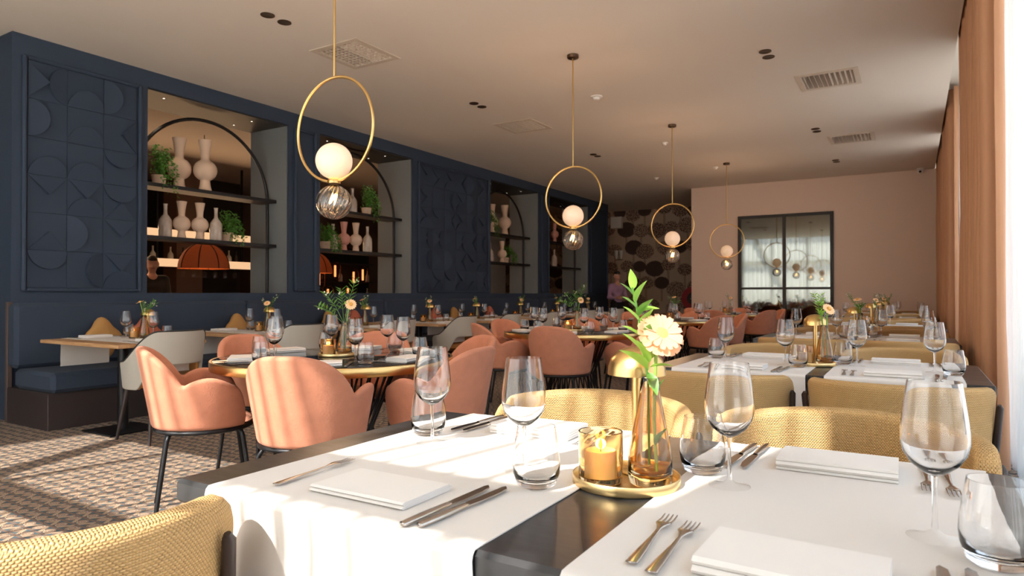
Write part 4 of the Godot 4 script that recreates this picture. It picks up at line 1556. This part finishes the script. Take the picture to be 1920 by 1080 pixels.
# ------------------------------------------------------------------ ceiling fittings
func build_ceiling_fittings() -> void:
	var vents := [[-4.53, -4.62, "over the oak tables, nearer the camera"], [-4.53, -7.78, "over the oak tables, farther down the room"], [-0.76, -7.77, "over the black tables, nearer the camera"], [-0.76, -10.88, "over the black tables, farther down the room"]]
	for k in 4:
		var v := thing("ceiling_vent", "square grille vent in the ceiling " + vents[k][2], "vent", Vector3(vents[k][0], CEIL, vents[k][1]), 0, "ceiling vents")
		for s in [-1.0, 1.0]:
			part(v, "frame_bar", slab(s * 0.30, s * 0.245, -0.008, 0.0, -0.30, 0.30, 0.002), M.vent_paint)
			part(v, "frame_bar", slab(-0.245, 0.245, -0.0079, 0.0, s * 0.30, s * 0.245, 0.002), M.vent_paint)
		part(v, "duct_plate", slab(-0.25, 0.25, 0.14, 0.15, -0.25, 0.25), M.vent_paint)
		for j in 10:
			var x := -0.245 + 0.49 * (j + 0.5) / 10
			part(v, "slat", MB.new().box(Vector3(x, 0.006, 0), Vector3(0.004, 0.026, 0.488), 0.0, Basis(Vector3(0, 0, 1), 0.45 if j < 5 else -0.45)), M.vent_paint)
			if k < 2:
				part(v, "cross_slat", MB.new().box(Vector3(0, 0.004, x), Vector3(0.488, 0.016, 0.004)), M.vent_paint)
	var lights := [[-4.505, -3.68, "over the first oak tables"], [-4.485, -6.63, "over the fourth oak table"], [-4.46, -10.04, "over the far oak tables"], [-1.18, -6.64, "over the third black table"], [-1.145, -10.08, "over the fifth black table"], [-1.12, -12.6, "over the farthest black table"]]
	for q in lights:
		for s in 2:
			var d := thing("recessed_downlight", "dark bronze recessed downlight %s, %s of its pair" % [q[2], ["nearer", "farther"][s]], "downlight", Vector3(q[0], CEIL, q[1] + (0.085 if s == 0 else -0.085)), 0, "recessed downlights")
			part(d, "trim_ring", MB.new().lathe([Vector2(0.045, -0.001), Vector2(0.056, -0.001), Vector2(0.057, -0.006), Vector2(0.052, -0.008), Vector2(0.045, -0.005)], 28), M.bronze)
			part(d, "reflector", MB.new().lathe([Vector2(0.046, -0.004), Vector2(0.030, -0.0015), Vector2(0.014, -0.001), Vector2(0, -0.001)], 24), M.reflector)
	for q in [[-3.12, -7.05, 0.07, "larger white"], [-3.2, -9.75, 0.05, "small white"], [-3.03, -12.1, 0.05, "far white"], [-4.3, -12.6, 0.05, "white, beside the wallpapered passage,"]]:
		var d := thing("smoke_detector", "%s smoke detector on the taupe ceiling" % q[3], "detector", Vector3(q[0], CEIL, q[1]), 0, "smoke detectors")
		var r: float = q[2]
		part(d, "base", MB.new().lathe([Vector2(r, 0), Vector2(r, -0.012), Vector2(r * 0.96, -0.014), Vector2(0, -0.014)], 24), M.white_plastic)
		part(d, "sensor", MB.new().lathe([Vector2(r * 0.6, -0.0135), Vector2(r * 0.55, -0.035), Vector2(r * 0.4, -0.042), Vector2(0, -0.043)], 20), M.white_plastic)
	var cc := thing("security_camera", "small white dome camera where ceiling meets the rose wall", "camera", Vector3(0.12, CEIL, END_Z + 0.14), 0)
	part(cc, "mount", MB.new().lathe([Vector2(0.055, 0), Vector2(0.055, -0.02), Vector2(0, -0.02)], 20), M.white_plastic)
	part(cc, "body", MB.new().lathe([Vector2(0, -0.02), Vector2(0.045, -0.03), Vector2(0.052, -0.055), Vector2(0.04, -0.085), Vector2(0, -0.097)], 20), M.white_plastic)
	part(cc, "lens", MB.new().lathe([Vector2(0, 0), Vector2(0.022, 0), Vector2(0.02, 0.012), Vector2(0, 0.016)], 14, Transform3D(Basis(Vector3(1, 0, 0), PI / 2 + 0.3), Vector3(0, -0.062, 0.045))), M.black_cloth)


# ------------------------------------------------------------------ niches in the navy wall
func double_vase(h: float) -> MB:
	# foot, round belly and flaring neck
	var k := h / 0.58
	var p := [Vector2(0, 0), Vector2(0.068, 0), Vector2(0.070, 0.01), Vector2(0.058, 0.06), Vector2(0.052, 0.12)]
	for j in 9:
		var f := -1.15 + 2.3 * j / 8
		p.append(Vector2(0.128 * cos(f), 0.235 + 0.125 * sin(f)))
	p += [Vector2(0.046, 0.37), Vector2(0.052, 0.44), Vector2(0.066, 0.53), Vector2(0.076, 0.58), Vector2(0.070, 0.582), Vector2(0.06, 0.53), Vector2(0.04, 0.40), Vector2(0, 0.39)]
	return MB.new().lathe(p.map(func(q: Vector2) -> Vector2: return q * k), 28)


func bottle_vase(h: float) -> MB:
	var k := h / 0.38
	return MB.new().lathe([Vector2(0, 0), Vector2(0.062, 0), Vector2(0.068, 0.01), Vector2(0.069, 0.14), Vector2(0.064, 0.20), Vector2(0.045, 0.235), Vector2(0.024, 0.26), Vector2(0.019, 0.30), Vector2(0.020, 0.36), Vector2(0.025, 0.38), Vector2(0.018, 0.38), Vector2(0.014, 0.30), Vector2(0, 0.28)].map(func(q: Vector2) -> Vector2: return q * k), 24)


func trailing_plant(sd: int, w: float, down: float, up: float) -> MB:
	# many fine hanging shoots set with small leaves; y 0 is the shelf
	var mb := MB.new()
	var r := RandomNumberGenerator.new()
	r.seed = sd
	for k in 46:
		var a := r.randf_range(-PI, PI)
		var sp := r.randf_range(0.3, 1.0) * w
		var p := Vector3(0, 0.09, 0)
		var top := Vector3(cos(a) * sp * 0.7, up * r.randf_range(0.75, 1.1), sin(a) * sp)
		var tip := Vector3(cos(a) * sp, up * r.randf_range(0.15, 0.6), sin(a) * sp)
		var path := [p, top, tip]
		if k % 2 == 0:
			# over the front edge of the shelf
			var z := r.randf_range(-1.0, 1.0) * w
			path = [p, Vector3(0.1, up * r.randf_range(0.6, 0.95), z * 0.7), Vector3(0.20, up * r.randf_range(0.35, 0.5), z), Vector3(0.215, lerpf(0.06, -down, r.randf()), z)]
		for j in 18:
			var f := (j + r.randf()) / 18.0 * (path.size() - 1)
			var i := mini(int(f), path.size() - 2)
			var q: Vector3 = path[i].lerp(path[i + 1], f - i)
			var b := aim(Vector3(r.randf_range(-0.2, 1), r.randf_range(-1.2, 0.4), r.randf_range(-1, 1)), r.randf_range(-1, 1))
			var ln := r.randf_range(0.026, 0.045)
			q.y = maxf(q.y, 0.05) if q.x < 0.185 else q.y
			mb.flat([q, q + b * Vector3(0.010, 0, ln * 0.5), q + b * Vector3(0, 0, ln), q + b * Vector3(-0.010, 0, ln * 0.5)], b.y)
	return mb


func build_niches() -> void:
	var dv := double_vase(0.58).mesh()
	var dm := double_vase(0.42).mesh()
	var bv := bottle_vase(0.38).mesh()
	var pot := MB.new().lathe([Vector2(0, 0), Vector2(0.06, 0), Vector2(0.075, 0.10), Vector2(0.078, 0.11), Vector2(0.07, 0.11), Vector2(0.06, 0.095), Vector2(0, 0.09)], 20).mesh()
	var X := -7.02
	for k in 4:
		var z0: float = NICHES[k][0] - 0.014
		var z1: float = NICHES[k][1] + 0.014
		var zc := (z0 + z1) / 2
		var r := (z0 - z1) / 2 - 0.02
		var nm := "the %s wall niche" % nth(k)
		# arch of black steel: two uprights and a half round
		var arc := [Vector3(0, 1.112, r)]
		arc.append(Vector3(0, 2.25, r))
		for j in range(1, 32):
			var f := PI * j / 32
			arc.append(Vector3(0, 2.25 + r * sin(f), r * cos(f)))
		arc.append(Vector3(0, 2.25, -r))
		arc.append(Vector3(0, 1.112, -r))
		var a := thing("niche_shelving", "black steel arch with two dark wood shelves standing in %s" % nm, "shelf", Vector3(X, 0, zc), 0, "shelving in the wall niches")
		part(a, "arch_bar", MB.new().tube(arc, 0.02, 8), M.black_metal)
		for y in [1.70, 2.26]:
			part(a, "shelf_board", slab(-0.15, 0.15, y - 0.018, y + 0.018, -(z0 - z1) / 2 + 0.002, (z0 - z1) / 2 - 0.002, 0.004), M.shelf_wood)
			part(a, "edge_strip", slab(0.15, 0.154, y - 0.02, y + 0.02, -(z0 - z1) / 2 + 0.002, (z0 - z1) / 2 - 0.002), M.black_metal)
		var up := Vector3(X, 2.279, 0)
		var lo := Vector3(X, 1.719, 0)
		var items := []
		if k == 0:
			items = [["plant", up, -4.19, "on the upper shelf"], ["big", up, -4.47, "on the upper shelf, first"], ["big", up, -4.69, "on the upper shelf, second"], ["bottle", lo, -4.31, "on the lower shelf, first"], ["small", lo, -4.47, "on the lower shelf, first"], ["small", lo, -4.66, "on the lower shelf, second"], ["bottle", lo, -4.83, "on the lower shelf beside the plant"], ["plant", lo, -5.03, "on the lower shelf"]]
		elif k == 1:
			items = [["plant", up, -7.40, "on the upper shelf"], ["bottle", up, -7.18, "on the upper shelf"], ["plant", lo, -6.58, "on the lower shelf"], ["bottle", lo, -6.80, "on the lower shelf beside the plant"], ["pink", lo, -6.96, "on the lower shelf"], ["small", lo, -7.15, "on the lower shelf"], ["bottle", lo, -7.34, "on the lower shelf at the far end"]]
		elif k == 2:
			items = [["plant", up, -10.70, "on the upper shelf"], ["big", up, -10.98, "on the upper shelf, first"], ["big", up, -11.22, "on the upper shelf, second"], ["bottle", lo, -10.92, "on the lower shelf"], ["small", lo, -11.12, "on the lower shelf"], ["plant", lo, -11.37, "on the lower shelf"]]
		else:
			items = [["big", up, -13.1, "on the upper shelf"], ["pink", up, -13.36, "on the upper shelf"], ["small", lo, -13.1, "on the lower shelf"], ["bottle", lo, -13.34, "on the lower shelf"]]
		for it in items:
			# set a little forward, one after the other
			var row := items.filter(func(q): return q[1] == it[1] and q[0] != "plant")
			var at: Vector3 = it[1] + Vector3(lerpf(-0.075, 0.075, float(row.find(it)) / maxi(1, row.size() - 1)) if it[0] != "plant" else 0.0, 0, it[2])
			match it[0]:
				"plant":
					var p := thing("trailing_plant", "trailing green plant hanging %s of %s" % [it[3], nm], "plant", at, 0, "plants in the niches")
					part(p, "pot", pot, M.clay)
					part(p, "foliage", trailing_plant(int(absf(it[2]) * 100.0), 0.10, 0.14 if it[1] == up else 0.05, 0.44 if it[1] == up else 0.36), M.shelf_plant).set_meta("kind", "stuff")
				"big":
					solo("clay_vase", dv, M.clay, "tall sandy clay vase %s of %s" % [it[3], nm], "vase", at, 0, "vases in the niches")
				"small":
					solo("clay_vase", dm, M.clay, "smaller sandy clay vase %s of %s" % [it[3], nm], "vase", at, 0, "vases in the niches")
				"pink":
					solo("clay_vase", dm, M.pink_clay, "pink clay vase with round belly %s of %s" % [it[3], nm], "vase", at, 0, "vases in the niches")
				"bottle":
					solo("bottle_vase", bv, M.marble_glaze, "mottled bottle vase %s of %s" % [it[3], nm], "vase", at, 0, "vases in the niches")


# ------------------------------------------------------------------ the bar seen through the niches
func build_bar() -> void:
	# a column, a gantry with lit shelves, a wine wall and hanging lamps
	struct("column", slab(-11.5, -11.1, 0, CEIL, -6.95, -7.45), M.brown_wall)
	struct("wall_bar_back", slab(-13.2, -12.0, 0, CEIL, -7.6, -8.9), M.plinth)
	var g := thing("bar_gantry", "long bar gantry with two warmly lit shelves behind the first niche", "shelf unit", Vector3(-10.6, 0, -6.4), 0)
	for y in [1.60, 2.08]:
		part(g, "shelf_board", slab(-0.2, 0.2, y - 0.02, y + 0.02, -1.55, 1.8, 0.003), M.oak)
		part(g, "light_fascia", slab(0.2, 0.215, y - 0.055, y + 0.075, -1.55, 1.8, 0.002), M.warm_strip)
		var al := AreaLight3D.new()
		al.name = "fascia_light"
		al.area_size = Vector2(3.3, 0.13)
		al.light_color = c8(255, 206, 156)
		al.light_energy = 1.6
		al.shadow_enabled = true
		g.add_child(al)
		al.position = Vector3(0.222, y + 0.01, 0.12)
		al.rotation.y = -PI / 2
	for z in [-1.5, 0.1, 1.75]:
		part(g, "hanger", slab(-0.015, 0.015, 1.58, CEIL, z - 0.015, z + 0.015), M.black_metal)
	var bt := bottle_vase(0.26).mesh()
	var n := 0
	for z in [-7.75, -7.6, -7.42, -7.3, -7.12, -6.9, -6.72, -6.5, -6.2, -6.05, -5.8, -5.55]:
		solo("liquor_bottle", bt, M.bottle_pale if n % 3 else M.bottle_dark, "%s bottle on the lower bar shelf, %s from the wine wall" % ["pale" if n % 3 else "dark", nth(n)], "bottle", Vector3(-10.55, 1.6205, z), 0, "bottles on the bar gantry")
		n += 1
	n = 0
	for z in [-7.7, -7.5, -7.3, -7.1, -6.9, -6.7, -6.0, -5.8, -5.6, -5.4]:
		var h: Node3D = proto_hanging_glass()
		h.name = numbered("hanging_glass")
		add_child(h)
		h.position = Vector3(-10.52, 1.578, z)
		tag(h, "upturned stem glass hanging under the bar shelf, %s from the wine wall" % nth(n), "glass", "glasses hanging under the bar gantry")
		n += 1
	# fabric dome lamps: the one behind the first niche, another behind the second
	for q in [[Vector3(-8.7, 0, -5.86), "behind the first niche"], [Vector3(-8.9, 0, -8.05), "behind the second niche"]]:
		var d := thing("dome_pendant", "rust fabric dome pendant with black ribs " + q[1], "pendant lamp", q[0], 0, "dome pendants over the bar")
		var prof := func(f: float) -> Vector2: return Vector2(0.34 * cos(f), 1.46 + 0.37 * sin(f))
		for k in 8:
			part(d, "fabric_panel", MB.new().grid(4, 10, func(u: float, v: float) -> Vector3:
				var a: Vector2 = prof.call(PI / 2 * v * 0.98)
				var f := TAU * (k + u) / 8
				return Vector3(a.x * cos(f), a.y, a.x * sin(f))), M.rust_fabric)
			var rib := []
			for j in 11:
				var a: Vector2 = prof.call(PI / 2 * j / 10.0)
				rib.append(Vector3((a.x + 0.004) * cos(TAU * k / 8), a.y, (a.x + 0.004) * sin(TAU * k / 8)))
			part(d, "rib", MB.new().tube(rib, 0.007, 6), M.black_metal)
		part(d, "cord", MB.new().tube([Vector3(0, 1.83, 0), Vector3(0, CEIL, 0)], 0.006, 6), M.black_metal)
		var bulb := part(d, "bulb", MB.new().lathe([Vector2(0, 1.50), Vector2(0.03, 1.52), Vector2(0.035, 1.55), Vector2(0.015, 1.60), Vector2(0, 1.60)], 14), M.filament)
		var l := OmniLight3D.new()
		l.name = "dome_light"
		l.light_color = c8(255, 170, 96)
		l.light_energy = 0.2
		l.light_size = 0.03
		l.omni_range = 20.0
		l.shadow_enabled = true
		bulb.add_child(l)
		l.position = Vector3(0, 1.55, 0)
	# wine wall: dark cabinet, copper capsules with glowing tubes, rows of bottle ends
	var w := thing("wine_cabinet", "dark wine cabinet with copper capsule frames behind the second niche", "cabinet", Vector3(-10.6, 0, -10.0), 0)
	part(w, "carcass", slab(-0.4, 0.0, 0, 2.1, -1.25, 1.1, 0.004), M.black_void)
	for y in [0.95, 1.35, 1.75]:
		part(w, "shelf_board", slab(0.0, 0.18, y - 0.012, y + 0.012, -1.2, 1.05), M.black_wood)
	var spots := [[0.72, 1.52], [0.36, 1.40], [-0.08, 1.58], [-0.62, 1.46], [0.55, 1.10], [0.12, 1.08], [-0.45, 1.10], [-0.9, 1.52]]
	for s in spots:
		var ring := []
		for k in 24:
			var f := TAU * k / 24
			ring.append(Vector3(0.2, s[1] + 0.09 * sin(f) + (0.09 if sin(f) > 0 else -0.09), s[0] + 0.10 * cos(f)))
		part(w, "capsule_frame", MB.new().tube(ring, 0.010, 6, true), M.copper_frame)
		part(w, "glow_tube", MB.new().tube([Vector3(0.19, s[1] - 0.12, s[0] + 0.045), Vector3(0.19, s[1] + 0.12, s[0] + 0.045)], 0.02, 8), M.copper_glow)
	var wl := AreaLight3D.new()
	wl.name = "cabinet_light"
	wl.area_size = Vector2(1.8, 0.6)
	wl.light_color = c8(255, 206, 156)
	wl.light_energy = 0.25
	wl.shadow_enabled = true
	w.add_child(wl)
	wl.position = Vector3(0.23, 1.3, 0)
	wl.rotation.y = -PI / 2
	n = 0
	for y in [0.963, 1.363]:
		for z in [-11.1, -10.78, -10.28, -9.78, -9.5, -9.2]:
			solo("wine_bottle", bt, M.bottle_dark if n % 2 else M.bottle_pale, "%s bottle standing in the wine cabinet, %s shelf, %s along" % ["dark" if n % 2 else "pale", "lower" if y < 1.0 else "upper", nth(n % 6)], "bottle", Vector3(-10.51, y, z), 0, "bottles in the wine cabinet")
			n += 1
	# panels seen behind the far niches
	struct("wall_bar_partition", slab(-10.2, -10.0, 0, CEIL, -14.2, -16.2), M.white_wall)
	# at the end of the passage
	solo("lamp_box", slab(-0.16, 0.16, -0.16, 0.16, 0, 0.12, 0.01), M.white_plastic, "cream square lamp box high on the wall of the passage", "lamp box", Vector3(-6.98, 3.06, -17.2), 0)
	var sc := thing("wall_sconce", "pair of cream tulip sconces on the wall of the passage", "sconce", Vector3(-6.92, 2.05, -17.2), 0)
	for s in [-0.07, 0.07]:
		part(sc, "tulip_shade", MB.new().lathe([Vector2(0.012, 0), Vector2(0.03, 0.05), Vector2(0.045, 0.14), Vector2(0.055, 0.24), Vector2(0.048, 0.24), Vector2(0.03, 0.08), Vector2(0.0, 0.02)], 14, Transform3D(Basis(), Vector3(s, 0, 0.07))), M.white_plastic)
	part(sc, "bracket", slab(-0.09, 0.09, -0.02, 0.0, 0.0, 0.09, 0.004), M.bronze)
	var sg := thing("round_sign", "round red sign with a dark centre on the wallpapered wall", "sign", Vector3(-4.88, 0.98, -17.19), 0)
	var turn := Transform3D(Basis(Vector3(1, 0, 0), PI / 2), Vector3.ZERO)
	part(sg, "red_ring", MB.new().lathe([Vector2(0, 0.0), Vector2(0.31, 0.0), Vector2(0.315, 0.01), Vector2(0.31, 0.025), Vector2(0, 0.025)], 40, turn), M.sign_red)
	part(sg, "dark_centre", MB.new().lathe([Vector2(0, 0.02), Vector2(0.165, 0.02), Vector2(0.165, 0.03), Vector2(0, 0.031)], 32, turn), M.sign_dark)
	for q in [[0.045, 0.10], [-0.02, 0.15]]:
		part(sg, "faint_line", slab(-q[1] / 2, q[1] / 2, q[0], q[0] + 0.03, 0.031, 0.033), M.grey_wall)


func proto_hanging_glass() -> Node3D:
	if not proto.has("hanging_glass"):
		var c := Node3D.new()
		part(c, "glass_body", MB.new().lathe([Vector2(0.0345, 0), Vector2(0.030, -0.004), Vector2(0.005, -0.01), Vector2(0.004, -0.08), Vector2(0.03, -0.1), Vector2(0.042, -0.13), Vector2(0.035, -0.2)], 16), M.glass)
		proto["hanging_glass"] = c
	return proto["hanging_glass"].duplicate()


# ------------------------------------------------------------------ people
func blob(bones: Array, cell: float, k: float) -> MB:
	# tapered capsules [a, b, ra, rb] joined smoothly, meshed as surface nets
	var lo := Vector3.ONE * 1e9
	var hi := Vector3.ONE * -1e9
	for b in bones:
		var m: float = maxf(b[2], b[3]) + k + 2.0 * cell
		for p in [b[0], b[1]]:
			lo = lo.min(p - Vector3.ONE * m)
			hi = hi.max(p + Vector3.ONE * m)
	var nx := int((hi.x - lo.x) / cell) + 2
	var ny := int((hi.y - lo.y) / cell) + 2
	var nz := int((hi.z - lo.z) / cell) + 2
	var val := PackedFloat32Array()
	val.resize(nx * ny * nz)
	val.fill(9.0)
	for b in bones:
		var a: Vector3 = b[0]
		var d: Vector3 = b[1] - a
		var l2 := maxf(d.length_squared(), 1e-9)
		var m: float = maxf(b[2], b[3]) + k + 2.0 * cell
		var p0 := ((a.min(b[1]) - Vector3.ONE * m - lo) / cell).floor()
		var p1 := ((a.max(b[1]) + Vector3.ONE * m - lo) / cell).ceil()
		for x in range(maxi(0, int(p0.x)), mini(nx, int(p1.x) + 1)):
			for y in range(maxi(0, int(p0.y)), mini(ny, int(p1.y) + 1)):
				for z in range(maxi(0, int(p0.z)), mini(nz, int(p1.z) + 1)):
					var p := lo + Vector3(x, y, z) * cell
					var t := clampf((p - a).dot(d) / l2, 0.0, 1.0)
					var q := (p - a - d * t).length() - lerpf(b[2], b[3], t)
					var i := (x * ny + y) * nz + z
					var o := val[i]
					var h := maxf(k - absf(o - q), 0.0) / k
					val[i] = minf(o, q) - h * h * k * 0.25
	var mb := MB.new()
	var id := {}
	for x in nx - 1:
		for y in ny - 1:
			for z in nz - 1:
				var s := 0
				var c := []
				for j in 8:
					var f := val[((x + (j & 1)) * ny + y + ((j >> 1) & 1)) * nz + z + ((j >> 2) & 1)]
					c.append(f)
					s += 1 if f < 0.0 else 0
				if s == 0 or s == 8:
					continue
				var sum := Vector3.ZERO
				var n := 0
				for e in [[0, 1], [2, 3], [4, 5], [6, 7], [0, 2], [1, 3], [4, 6], [5, 7], [0, 4], [1, 5], [2, 6], [3, 7]]:
					var fa: float = c[e[0]]
					var fb: float = c[e[1]]
					if (fa < 0.0) != (fb < 0.0):
						var t := fa / (fa - fb)
						var pa := Vector3(e[0] & 1, (e[0] >> 1) & 1, (e[0] >> 2) & 1)
						var pb := Vector3(e[1] & 1, (e[1] >> 1) & 1, (e[1] >> 2) & 1)
						sum += pa.lerp(pb, t)
						n += 1
				var g := Vector3(c[1] + c[3] + c[5] + c[7] - c[0] - c[2] - c[4] - c[6], c[2] + c[3] + c[6] + c[7] - c[0] - c[1] - c[4] - c[5], c[4] + c[5] + c[6] + c[7] - c[0] - c[1] - c[2] - c[3])
				id[(x * ny + y) * nz + z] = mb.vert(lo + (Vector3(x, y, z) + sum / n) * cell, g.normalized())
	for x in range(1, nx - 1):
		for y in range(1, ny - 1):
			for z in range(1, nz - 1):
				var f := val[(x * ny + y) * nz + z] < 0.0
				for ax in 3:
					var q := Vector3i(x, y, z)
					q[ax] += 1
					if f == (val[(q.x * ny + q.y) * nz + q.z] < 0.0):
						continue
					var u := Vector3i.ZERO
					var w := Vector3i.ZERO
					u[(ax + 1) % 3] = 1
					w[(ax + 2) % 3] = 1
					var o := Vector3i(x, y, z)
					var ids := []
					for r in [o, o - u, o - u - w, o - w]:
						ids.append(id.get((r.x * ny + r.y) * nz + r.z, -1))
					if ids.has(-1):
						continue
					mb.tri(ids[0], ids[1], ids[2])
					mb.tri(ids[0], ids[2], ids[3])
	return mb


func hand_bones(w: Vector3, d: Vector3, side: Vector3) -> Array:
	var up := d.cross(side).normalized()
	var palm := w + d * 0.075
	var out := [[w, palm, 0.026, 0.03]]
	for k in 4:
		var s := side * (0.026 - 0.0175 * k)
		var len: float = [0.062, 0.072, 0.068, 0.052][k]
		out.append([palm + s - d * 0.01, palm + s + d * len * 0.55, 0.0095, 0.009])
		out.append([palm + s + d * len * 0.55, palm + s + d * len * 0.95 - up * 0.012, 0.009, 0.008])
	out.append([w + d * 0.03 + side * 0.022, w + d * 0.06 + side * 0.05, 0.011, 0.01])
	out.append([w + d * 0.06 + side * 0.05, w + d * 0.085 + side * 0.052, 0.010, 0.009])
	return out


func person(label: String, at: Vector3, turn: float, shirt: Material, trousers: Material, sc: float) -> void:
	# standing, arms bent in front; faces +z
	var p := thing("person", label, "person", at, turn)
	var V := func(x: float, y: float, z: float) -> Vector3: return Vector3(x, y, z) * sc
	var skin := []
	# head, neck, forearms and hands as one body
	skin += [[V.call(0, 1.60, 0.005), V.call(0, 1.655, 0.0), 0.078 * sc, 0.088 * sc], [V.call(0, 1.545, 0.03), V.call(0, 1.58, 0.045), 0.045 * sc, 0.05 * sc], [V.call(0, 1.42, -0.015), V.call(0, 1.56, 0.0), 0.052 * sc, 0.05 * sc], [V.call(0, 1.612, 0.09), V.call(0, 1.585, 0.104), 0.011 * sc, 0.015 * sc]]
	for s in [-1.0, 1.0]:
		skin.append([V.call(s * 0.086, 1.60, 0.0), V.call(s * 0.089, 1.635, -0.01), 0.016 * sc, 0.018 * sc])
		skin.append([V.call(s * 0.21, 1.35, -0.01), V.call(s * 0.235, 1.10, 0.02), 0.045 * sc, 0.036 * sc])
		skin.append([V.call(s * 0.235, 1.10, 0.02), V.call(s * 0.13, 1.08, 0.23), 0.036 * sc, 0.025 * sc])
		skin += hand_bones(V.call(s * 0.13, 1.08, 0.23), Vector3(-s * 0.35, 0.05, 0.93).normalized(), Vector3(-s * 0.5, 0.8, -0.2).normalized())
		skin.append([V.call(s * 0.09, 0.95, 0), V.call(s * 0.095, 0.50, 0.01), 0.075 * sc, 0.052 * sc])
		skin.append([V.call(s * 0.095, 0.50, 0.01), V.call(s * 0.095, 0.08, -0.01), 0.05 * sc, 0.034 * sc])
	skin.append([V.call(0, 0.98, 0), V.call(0, 1.36, -0.01), 0.11 * sc, 0.12 * sc])
	part(p, "body", blob(skin, 0.016, 0.03), M.skin)
	var top := [[V.call(0, 0.96, 0), V.call(0, 1.14, 0), 0.135 * sc, 0.128 * sc], [V.call(-0.05, 1.30, 0), V.call(0.05, 1.30, 0), 0.135 * sc, 0.135 * sc], [V.call(-0.15, 1.385, -0.01), V.call(0.15, 1.385, -0.01), 0.068 * sc, 0.068 * sc]]
	for s in [-1.0, 1.0]:
		top.append([V.call(s * 0.19, 1.375, -0.01), V.call(s * 0.235, 1.10, 0.02), 0.062 * sc, 0.05 * sc])
		top.append([V.call(s * 0.235, 1.10, 0.02), V.call(s * 0.165, 1.085, 0.16), 0.05 * sc, 0.042 * sc])
	part(p, "shirt", blob(top, 0.02, 0.05), shirt)
	var legs := [[V.call(0, 0.95, 0), V.call(0, 0.99, 0), 0.14 * sc, 0.13 * sc]]
	for s in [-1.0, 1.0]:
		legs.append([V.call(s * 0.09, 0.93, 0), V.call(s * 0.095, 0.50, 0.01), 0.095 * sc, 0.068 * sc])
		legs.append([V.call(s * 0.095, 0.50, 0.01), V.call(s * 0.095, 0.09, -0.01), 0.068 * sc, 0.052 * sc])
	part(p, "trousers", blob(legs, 0.022, 0.04), trousers)
	for s in [-1.0, 1.0]:
		part(p, "shoe", blob([[V.call(s * 0.095, 0.045, -0.02), V.call(s * 0.105, 0.04, 0.15), 0.044 * sc, 0.036 * sc]], 0.016, 0.02), M.black_wood)
		part(p, "eye", MB.new().lathe([Vector2(0, -0.008), Vector2(0.008, 0), Vector2(0, 0.008)], 8, Transform3D(Basis(), V.call(s * 0.032, 1.625, 0.076))), M.dark_hair)
	part(p, "mouth", MB.new().tube([V.call(-0.022, 1.556, 0.089), V.call(0, 1.554, 0.096), V.call(0.022, 1.556, 0.089)], 0.004, 6), M.terracotta_cloth)
	part(p, "hair", blob([[V.call(0, 1.66, -0.02), V.call(0, 1.69, 0.01), 0.088 * sc, 0.078 * sc], [V.call(0, 1.60, -0.05), V.call(0, 1.66, -0.03), 0.07 * sc, 0.085 * sc]], 0.014, 0.02), M.dark_hair)


func build_people() -> void:
	person("person in a lilac top standing at the end of the navy wall", Vector3(-6.0, 0, -14.75), 0.9, M.lilac_cloth, M.black_cloth, 0.93)
	person("person in black clothes standing in the bar behind the first niche", Vector3(-9.75, 0, -5.72), 1.2, M.black_cloth, M.black_cloth, 0.95)
